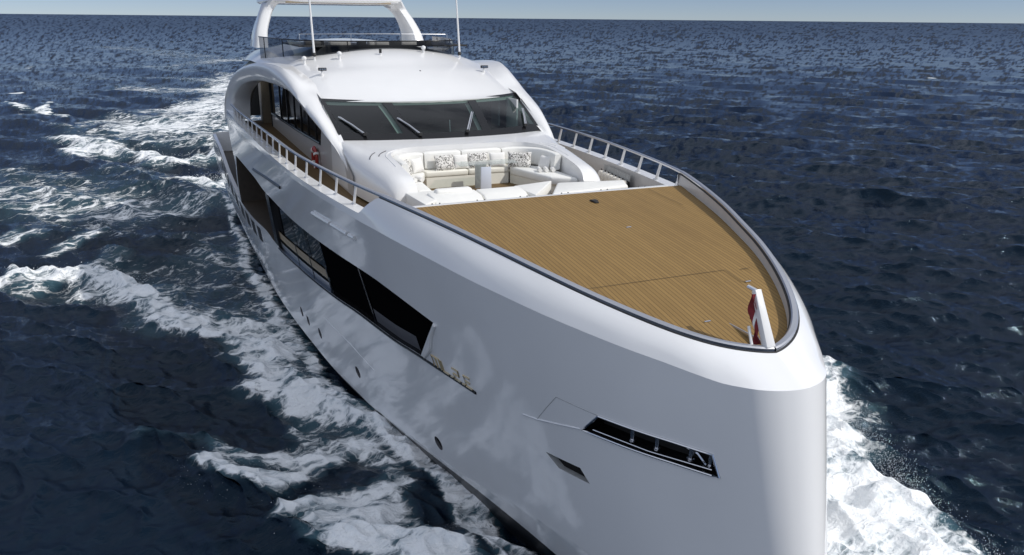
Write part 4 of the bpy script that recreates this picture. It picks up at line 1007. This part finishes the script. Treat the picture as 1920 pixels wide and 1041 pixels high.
STROKES = [([[-44.03, -4.73], [-42.28, -5.57], [-44.57, -6.13]], 1.4, 1, 0.3), ([[-53.75, -4.39], [-53.36, -7.06], [-56.19, -9.42], [-59.93, -12.33], [-65.48, -15.11], [-68.4, -16.4]], 1.5, 0.82, 0.6), ([[-58.87, -14.29], [-64.08, -15.86]], 0.9, 0.9, 0.3), ([[-155.15, 6.92], [-94.08, -0.19], [-66.61, -3.12]], 7, 0.62, 0), ([[-123.23, 2.82], [-120.59, -5.42], [-126.83, -12.28]], 6, 0.62, 0), ([[-90.74, -0.15], [-94.75, -6.2], [-91.95, -9.3]], 3, 0.62, 0), ([[-74.84, -2.06], [-74.04, -6.32], [-78.46, -8.29]], 2.2, 0.62, 0), ([[-186.77, -6.76], [-200.52, 3.1], [-211.67, 12.29]], 7, 0.5, 0), ([[-316.92, -22.64], [-279.68, -7.06], [-243.04, -1.7], [-214.62, 11.89]], 14, 0.46, 0), ([[-370.06, -46.19], [-383.22, -25.2], [-365.33, 2.02]], 16, 0.38, 0), ([[-89.34, -13.87], [-79.99, -9.87], [-70.16, -7.44]], 3, 0.55, 0), ([[-77.79, -16.87], [-84.21, -14.74], [-71.55, -11.29]], 2, 0.55, 0), ([[-39.17, -4.94], [-37.7, -7.93], [-40.38, -10.42], [-44.44, -13.77], [-53.03, -19.61]], 4.5, 0.5, 0), ([[-34.52, -5.93], [-35.49, -10.36], [-38.53, -14.26], [-43.42, -18.29]], 3, 0.5, 0), ([[-23.93, -4.66], [-28.15, -6.91], [-29.48, -10.29], [-34.27, -14.45], [-37.54, -17.49]], 3.2, 0.42, 0), ([[-12.29, -4.48], [-17.97, -5.35], [-22.98, -7.21], [-22.8, -9.08], [-23.44, -10.66]], 2.6, 0.42, 0), ([[-14.15, -4.58], [-14.41, -6.74], [-16.35, -8.39], [-20.7, -10.18]], 2.2, 0.42, 0), ([[-10.2, -4.64], [-11.82, -6.06], [-14.05, -7.35]], 1.2, 0.4, 0), ([[-32.03, -16.73], [-31.02, -15.64]], 1, 0.6, 0.1), ([[-27.6, -13.86], [-28.99, -12.53], [-29.84, -11.19]], 0.8, 0.6, 0.1), ([[-23.3, -14.62], [-22.4, -13.6], [-22.82, -12.38], [-21.13, -11.24], [-20.04, -10.48], [-18.97, -10.24]], 1.0, 0.82, 0.5), ([[-23.7, -13.51], [-24.54, -12.27], [-26.12, -11.43]], 0.8, 0.55, 0.2), ([[-19.37, -10.3], [-16.34, -9.17], [-14.79, -8.44], [-12.82, -7.43], [-11.78, -6.61], [-10.93, -5.8]], 0.6, 0.82, 0.3), ([[-11.46, -6.46], [-8.61, -5.93], [-7.09, -5.33], [-4.7, -4.51], [-3.58, -3.85]], 0.75, 0.82, 0.25), ([[-9.31, -6.01], [-11.53, -5.35], [-11.25, -4.65]], 0.7, 0.6, 0), ([[-3.67, -3.83], [-2.13, -3.35], [0.02, -2.76], [2.14, -2.11], [2.99, -1.85]], 0.35, 0.85, 0.1), ([[-5.35, -4.37], [-4.03, -3.74], [-2.67, -3.19]], 0.5, 0.8, 0), ([[-3.31, -8.41], [-2.64, -7.89], [-2.08, -7.18], [-1.93, -6.62]], 0.65, 1, 0.3), ([[-4.17, -8.03], [-3.46, -7.02], [-2.81, -6.02], [-2.39, -5.42]], 0.5, 0.8, 0.1), ([[-0.39, -6.57], [-0.24, -5.96], [0.15, -5.29], [0.64, -4.91]], 0.65, 1, 0.3), ([[0.47, -6.09], [1.4, -5.1], [1.94, -4.06], [2.31, -3.45]], 0.6, 0.95, 0.2), ([[-0.39, -4.91], [0.83, -4.21], [1.81, -3.64]], 0.6, 0.6, 0), ([[1.33, -5.79], [2.19, -4.61], [3.13, -3.27]], 0.8, 0.9, 0.1), ([[-2.43, -4.43], [-1.58, -4.08], [-0.5, -4.3]], 0.6, 0.65, 0), ([[-4.23, -5.79], [-3.14, -5.41], [-2.81, -4.62]], 0.6, 0.55, 0), ([[-5.27, -9.79], [-5.06, -8.93], [-4.76, -7.99]], 0.5, 0.45, 0.2), ([[-7.16, -5.96], [-4.93, -5.07]], 0.9, 0.55, 0), ([[-123.16, -28.67], [-124.48, -27.0]], 0.9, 0.9, 0.2), ([[-104.82, -26.11], [-98.48, -23.03], [-93.27, -20.25], [-88.64, -18.32]], 1.0, 0.95, 0.3), ([[-95.99, -21.18], [-105.16, -20.75]], 0.7, 0.8, 0.2), ([[-354.75, -32.68], [-361.35, -30.19]], 2, 0.92, 0.2), ([[-183.85, -34.15], [-199.79, -32.37]], 1.5, 0.5, 0), ([[-107.02, 141.74], [-106.75, 142.67]], 0.8, 0.8, 0.1), ([[-108.94, 1.79], [-81.38, -6.61], [-71.72, -11.77], [-73.09, -15.6]], 4.5, 0.5, 0), ([[-56.31, -3.34], [-61.9, -7.2], [-66.88, -11.21]], 2.6, 0.5, 0), ([[-140.78, 5.09], [-142.35, -0.28], [-151.45, -7.26]], 6, 0.5, 0), ([[-45.29, -5.18], [-46.38, -8.03], [-49.88, -11.27]], 2.2, 0.4, 0), ([[-53.75, -4.39], [-53.36, -7.06], [-56.19, -9.42], [-59.93, -12.33], [-65.48, -15.11], [-68.4, -16.4]], 3.5999999999999996, 0.38, 0), ([[-23.3, -14.62], [-22.4, -13.6], [-22.82, -12.38], [-21.13, -11.24], [-20.04, -10.48], [-18.97, -10.24]], 2.4, 0.38, 0), ([[-19.37, -10.3], [-16.34, -9.17], [-14.79, -8.44], [-12.82, -7.43], [-11.78, -6.61], [-10.93, -5.8]], 1.44, 0.38, 0), ([[-11.46, -6.46], [-8.61, -5.93], [-7.09, -5.33], [-4.7, -4.51], [-3.58, -3.85]], 1.7999999999999998, 0.38, 0)]

for s_ in STROKES: stroke(*s_)
# port bow wave
stroke([(9.0, 2.2), (5.5, 4.6), (2.0, 6.7), (-.4, 8.3)], 2.4, 1, .65)
stroke([(8.5, 4.0), (5.0, 6.3), (2.4, 7.7)], 1.2, 1, .6)
stroke([(9.4, 5.2), (6.6, 6.0)], .9, .8, .2)
stroke([(9.6, 1.0), (8, 3), (4, 4.5), (-3, 5.6)], 2.2, .9, .3)
stroke([(-3, 6), (-14, 7.5), (-30, 8.5)], 1.6, .7, .1)
stroke([(9.4, -.5), (6, -1.9), (2, -2.6), (-2, -3.3), (-8, -4.5), (-20, -5.2), (-38, -5.2)], .28, .8, .05)
lump = np.zeros_like(X0); zone = np.where((lift > 0).any(1))[0]; z0_, z1_ = zone[0], zone[-1]+1
for _ in range(46):
    Lq = wr.uniform(.25, 2.4); tq = wr.uniform(0, 2*math.pi); pq = wr.uniform(0, 2*math.pi)
    lump[z0_:z1_] += np.float32(.024*Lq**.6)*np.sin(np.float32(2*math.pi/Lq)*(X0[z0_:z1_]*np.float32(math.cos(tq))+Y0[z0_:z1_]*np.float32(math.sin(tq)))+np.float32(pq))*np.clip((Lq/CELL[z0_:z1_]-2)/2, 0, 1)
DZ += lift*(.85+lump)+np.clip(fo-.5, 0, 1)*lump*.10
# the hull presses the water down a little alongside
VX = (X0+DX).astype(np.float32); VY = (Y0+DY).astype(np.float32); VZ = (-2.2+DZ).astype(np.float32)
co = np.stack([VX, VY, VZ], -1).reshape(-1, 3)
i = np.arange(NR-1)[:, None]; j = np.arange(NC)[None]; j2 = (j+1) % NC
quads = np.stack([i*NC+j, i*NC+j2, (i+1)*NC+j2, (i+1)*NC+j], -1).reshape(-1, 4)[:, ::-1]
me = bpy.data.meshes.new('sea'); me.vertices.add(len(co)); me.vertices.foreach_set('co', co.ravel())
nq = len(quads); me.loops.add(nq*4); me.loops.foreach_set('vertex_index', quads.ravel().astype(np.int32)); me.polygons.add(nq)
me.polygons.foreach_set('loop_start', np.arange(0, nq*4, 4, dtype=np.int32)); me.polygons.foreach_set('loop_total', np.full(nq, 4, np.int32))
me.polygons.foreach_set('use_smooth', np.ones(nq, bool)); me.update(); me.validate()
# surface normals with the chop that is finer than the grid added back
GP = co.reshape(NR, NC, 3).astype(np.float64)
tr_ = np.gradient(GP, axis=0); ta = np.roll(GP, -1, 1)-np.roll(GP, 1, 1)
nn = np.cross(tr_, ta); nn *= np.sign(nn[..., 2:3]+1e-12); nn /= np.maximum(np.linalg.norm(nn, axis=-1, keepdims=True), 1e-12)
nn[..., 0] += .5*UX; nn[..., 1] += .5*UY; nn /= np.linalg.norm(nn, axis=-1, keepdims=True)
me.normals_split_custom_set_from_vertices(nn.reshape(-1, 3).tolist())
ro = np.clip(.045+.24*(1-np.exp(-(RAD/350.)**1.2)), 0, .5)[:, None]*np.ones((1, NC))
ar = me.attributes.new('unresolved_chop', 'FLOAT', 'POINT'); ar.data.foreach_set('value', ro.ravel().astype(np.float32))
at = me.attributes.new('foam', 'FLOAT', 'POINT'); at.data.foreach_set('value', fo.ravel().astype(np.float32))

m, nt, p = newmat('sea_water')
def N(t, **k): return node(nt, t, **k)
def mth(op, a, b=None, clamp=False):
    n = N('ShaderNodeMath', operation=op); n.use_clamp = clamp
    for q, v in enumerate((a, b)):
        if v is None: continue
        if isinstance(v, (int, float)): n.inputs[q].default_value = v
        else: nt.links.new(v, n.inputs[q])
    return n.outputs[0]
def mrange(v, a, b, c, d, smooth=True):
    n = N('ShaderNodeMapRange'); n.interpolation_type = 'SMOOTHSTEP' if smooth else 'LINEAR'
    for q, x in enumerate((a, b, c, d)):
        if isinstance(x, (int, float)): n.inputs[q+1].default_value = x
        else: nt.links.new(x, n.inputs[q+1])
    nt.links.new(v, n.inputs[0]); return n.outputs[0]
tc = N('ShaderNodeTexCoord')
def noise(scale, detail=4, rough=.55, dist=0.0, st=(1, 1, 1), rot=0.0):
    mp = N('ShaderNodeMapping'); mp.inputs['Scale'].default_value = st; mp.inputs['Rotation'].default_value = (0, 0, rot)
    nt.links.new(tc.outputs['Object'], mp.inputs[0]); n = N('ShaderNodeTexNoise'); n.inputs['Scale'].default_value = scale
    n.inputs['Detail'].default_value = detail; n.inputs['Roughness'].default_value = rough; n.inputs['Distortion'].default_value = dist
    nt.links.new(mp.outputs[0], n.inputs[0]); return n
fa = N('ShaderNodeAttribute', attribute_name='foam').outputs['Fac']
rot = -mean_dir
n1 = noise(.62, 10, .62, .9, (1.7, .8, 1), rot)
mpv = N('ShaderNodeMapping'); mpv.inputs['Scale'].default_value = (1.5, .75, 1); mpv.inputs['Rotation'].default_value = (0, 0, rot); nt.links.new(tc.outputs['Object'], mpv.inputs[0])
nw = noise(1.1, 5, .6, 0); av = N('ShaderNodeVectorMath', operation='MULTIPLY_ADD'); nt.links.new(nw.outputs[1], av.inputs[0]); av.inputs[1].default_value = (1.1, 1.1, 0); nt.links.new(mpv.outputs[0], av.inputs[2])
vo = N('ShaderNodeTexVoronoi', feature='DISTANCE_TO_EDGE'); vo.inputs['Scale'].default_value = 1.25; nt.links.new(av.outputs[0], vo.inputs[0])
vo2 = N('ShaderNodeTexVoronoi', feature='DISTANCE_TO_EDGE'); vo2.inputs['Scale'].default_value = 3.4; nt.links.new(av.outputs[0], vo2.inputs[0])
lace = mth('ADD', mth('MULTIPLY', mrange(vo.outputs[0], 0, .22, 1, 0), .6), mth('MULTIPLY', mrange(vo2.outputs[0], 0, .2, 1, 0), .4))
pat = mth('ADD', mth('MULTIPLY', mrange(n1.outputs[0], .25, .75, 0, 1, False), .72), mth('MULTIPLY', lace, .28))
thr = mrange(fa, 0, 1, .95, .12, False)
foam = mrange(pat, thr, mth('ADD', thr, .30), 0, 1)
foam = mth('MULTIPLY', foam, mrange(fa, .04, .22, 0, 1))
# stray whitecaps far off
deep = N('ShaderNodeMix', data_type='RGBA'); deep.inputs[6].default_value = (0.0013, 0.0055, 0.014, 1); deep.inputs[7].default_value = (0.05, 0.105, 0.13, 1)
nt.links.new(mrange(fa, .2, .9, 0, .85), deep.inputs[0])
fc = N('ShaderNodeMix', data_type='RGBA'); nt.links.new(foam, fc.inputs[0]); nt.links.new(deep.outputs[2], fc.inputs[6]); frm = N('ShaderNodeMix', data_type='RGBA'); frm.inputs[6].default_value = (.66, .71, .74, 1); frm.inputs[7].default_value = (.93, .94, .94, 1); nt.links.new(mrange(pat, .22, .62, 0, 1), frm.inputs[0]); nt.links.new(frm.outputs[2], fc.inputs[7])
nt.links.new(fc.outputs[2], p.inputs['Base Color'])
ra = N('ShaderNodeAttribute', attribute_name='unresolved_chop').outputs['Fac']
nt.links.new(mth('ADD', ra, mth('MULTIPLY', foam, .6), True), p.inputs['Roughness'])
p.inputs['IOR'].default_value = 1.34; p.inputs['Specular Tint'].default_value = (.46, .76, 1.0, 1)
nA = noise(.6, 8, .62, .6, (1.5, .7, 1), rot); nB = noise(2.6, 6, .62, .3, (1.4, .75, 1), rot+.3)
nC = noise(.085, 4, .55, .3, (1.6, .55, 1), rot)
hgt = mth('ADD', mth('ADD', mth('MULTIPLY', nA.outputs[0], .22), mth('MULTIPLY', nB.outputs[0], .11)), mth('MULTIPLY', nC.outputs[0], .4))
nD = noise(8, 4, .6, .2, (1.3, .8, 1), rot)
hgt = mth('ADD', mth('ADD', hgt, mth('MULTIPLY', nD.outputs[0], .022)), mth('MULTIPLY', mth('MULTIPLY', pat, foam), .22))
bp = N('ShaderNodeBump'); bp.inputs['Strength'].default_value = .9; bp.inputs['Distance'].default_value = .55
nt.links.new(hgt, bp.inputs['Height']); nt.links.new(bp.outputs[0], p.inputs['Normal'])
me.materials.append(m)
sea = bpy.data.objects.new('sea', me); COL.objects.link(sea); sea['kind'] = 'structure'

# ---- spray thrown up by the bow and the breaking crests
b_v = []; b_f = []
octv = np.array([(1, 0, 0), (-1, 0, 0), (0, 1, 0), (0, -1, 0), (0, 0, 1), (0, 0, -1)], float)
octf = [(0, 2, 4), (2, 1, 4), (1, 3, 4), (3, 0, 4), (2, 0, 5), (1, 2, 5), (3, 1, 5), (0, 3, 5)]
def drops(path, n, spread, h, z0, rmin=.003, rmax=.012):
    P = np.array(path, float); d = np.r_[0, np.cumsum(np.linalg.norm(np.diff(P, axis=0), axis=1))]
    for _ in range(n):
        t = RNG.uniform(0, d[-1]); c = np.array([np.interp(t, d, P[:, 0]), np.interp(t, d, P[:, 1])])+RNG.normal(0, spread, 2)
        z = -2.2+z0+abs(RNG.normal(0, h)); r = rmin+(rmax-rmin)*RNG.uniform(0, 1)**3
        k = len(b_v); b_v.extend((octv*r*RNG.uniform(.7, 1.3, 3)+np.array([c[0], c[1], z])).tolist()); b_f.extend([tuple(q+k for q in f) for f in octf])
drops([(9.3, 4.6), (6.4, 6.2), (4.2, 7.4), (2.2, 8.2), (.6, 9.2)], 9000, .30, .30, .2)
drops([(9.3, 2.0), (5.5, 5.0), (2.0, 7.2), (.4, 8.4)], 4500, .45, .35, .45)
drops([(9.3, 5.8), (6.6, 6.9)], 2500, .4, .2, .05)
for q_ in (0, 1, 20, 22, 23, 27, 29, 30):
    pt_, rr_ = STROKES[q_][0], STROKES[q_][1]
    drops(pt_, 700 if q_ > 1 else 500, rr_*.55, .16, .12, .004, .014 if q_ > 21 else .03)
mesh_obj('spray', b_v, b_f, 'droplet', parent=None)
o = bpy.data.objects['spray']; o['kind'] = 'stuff'
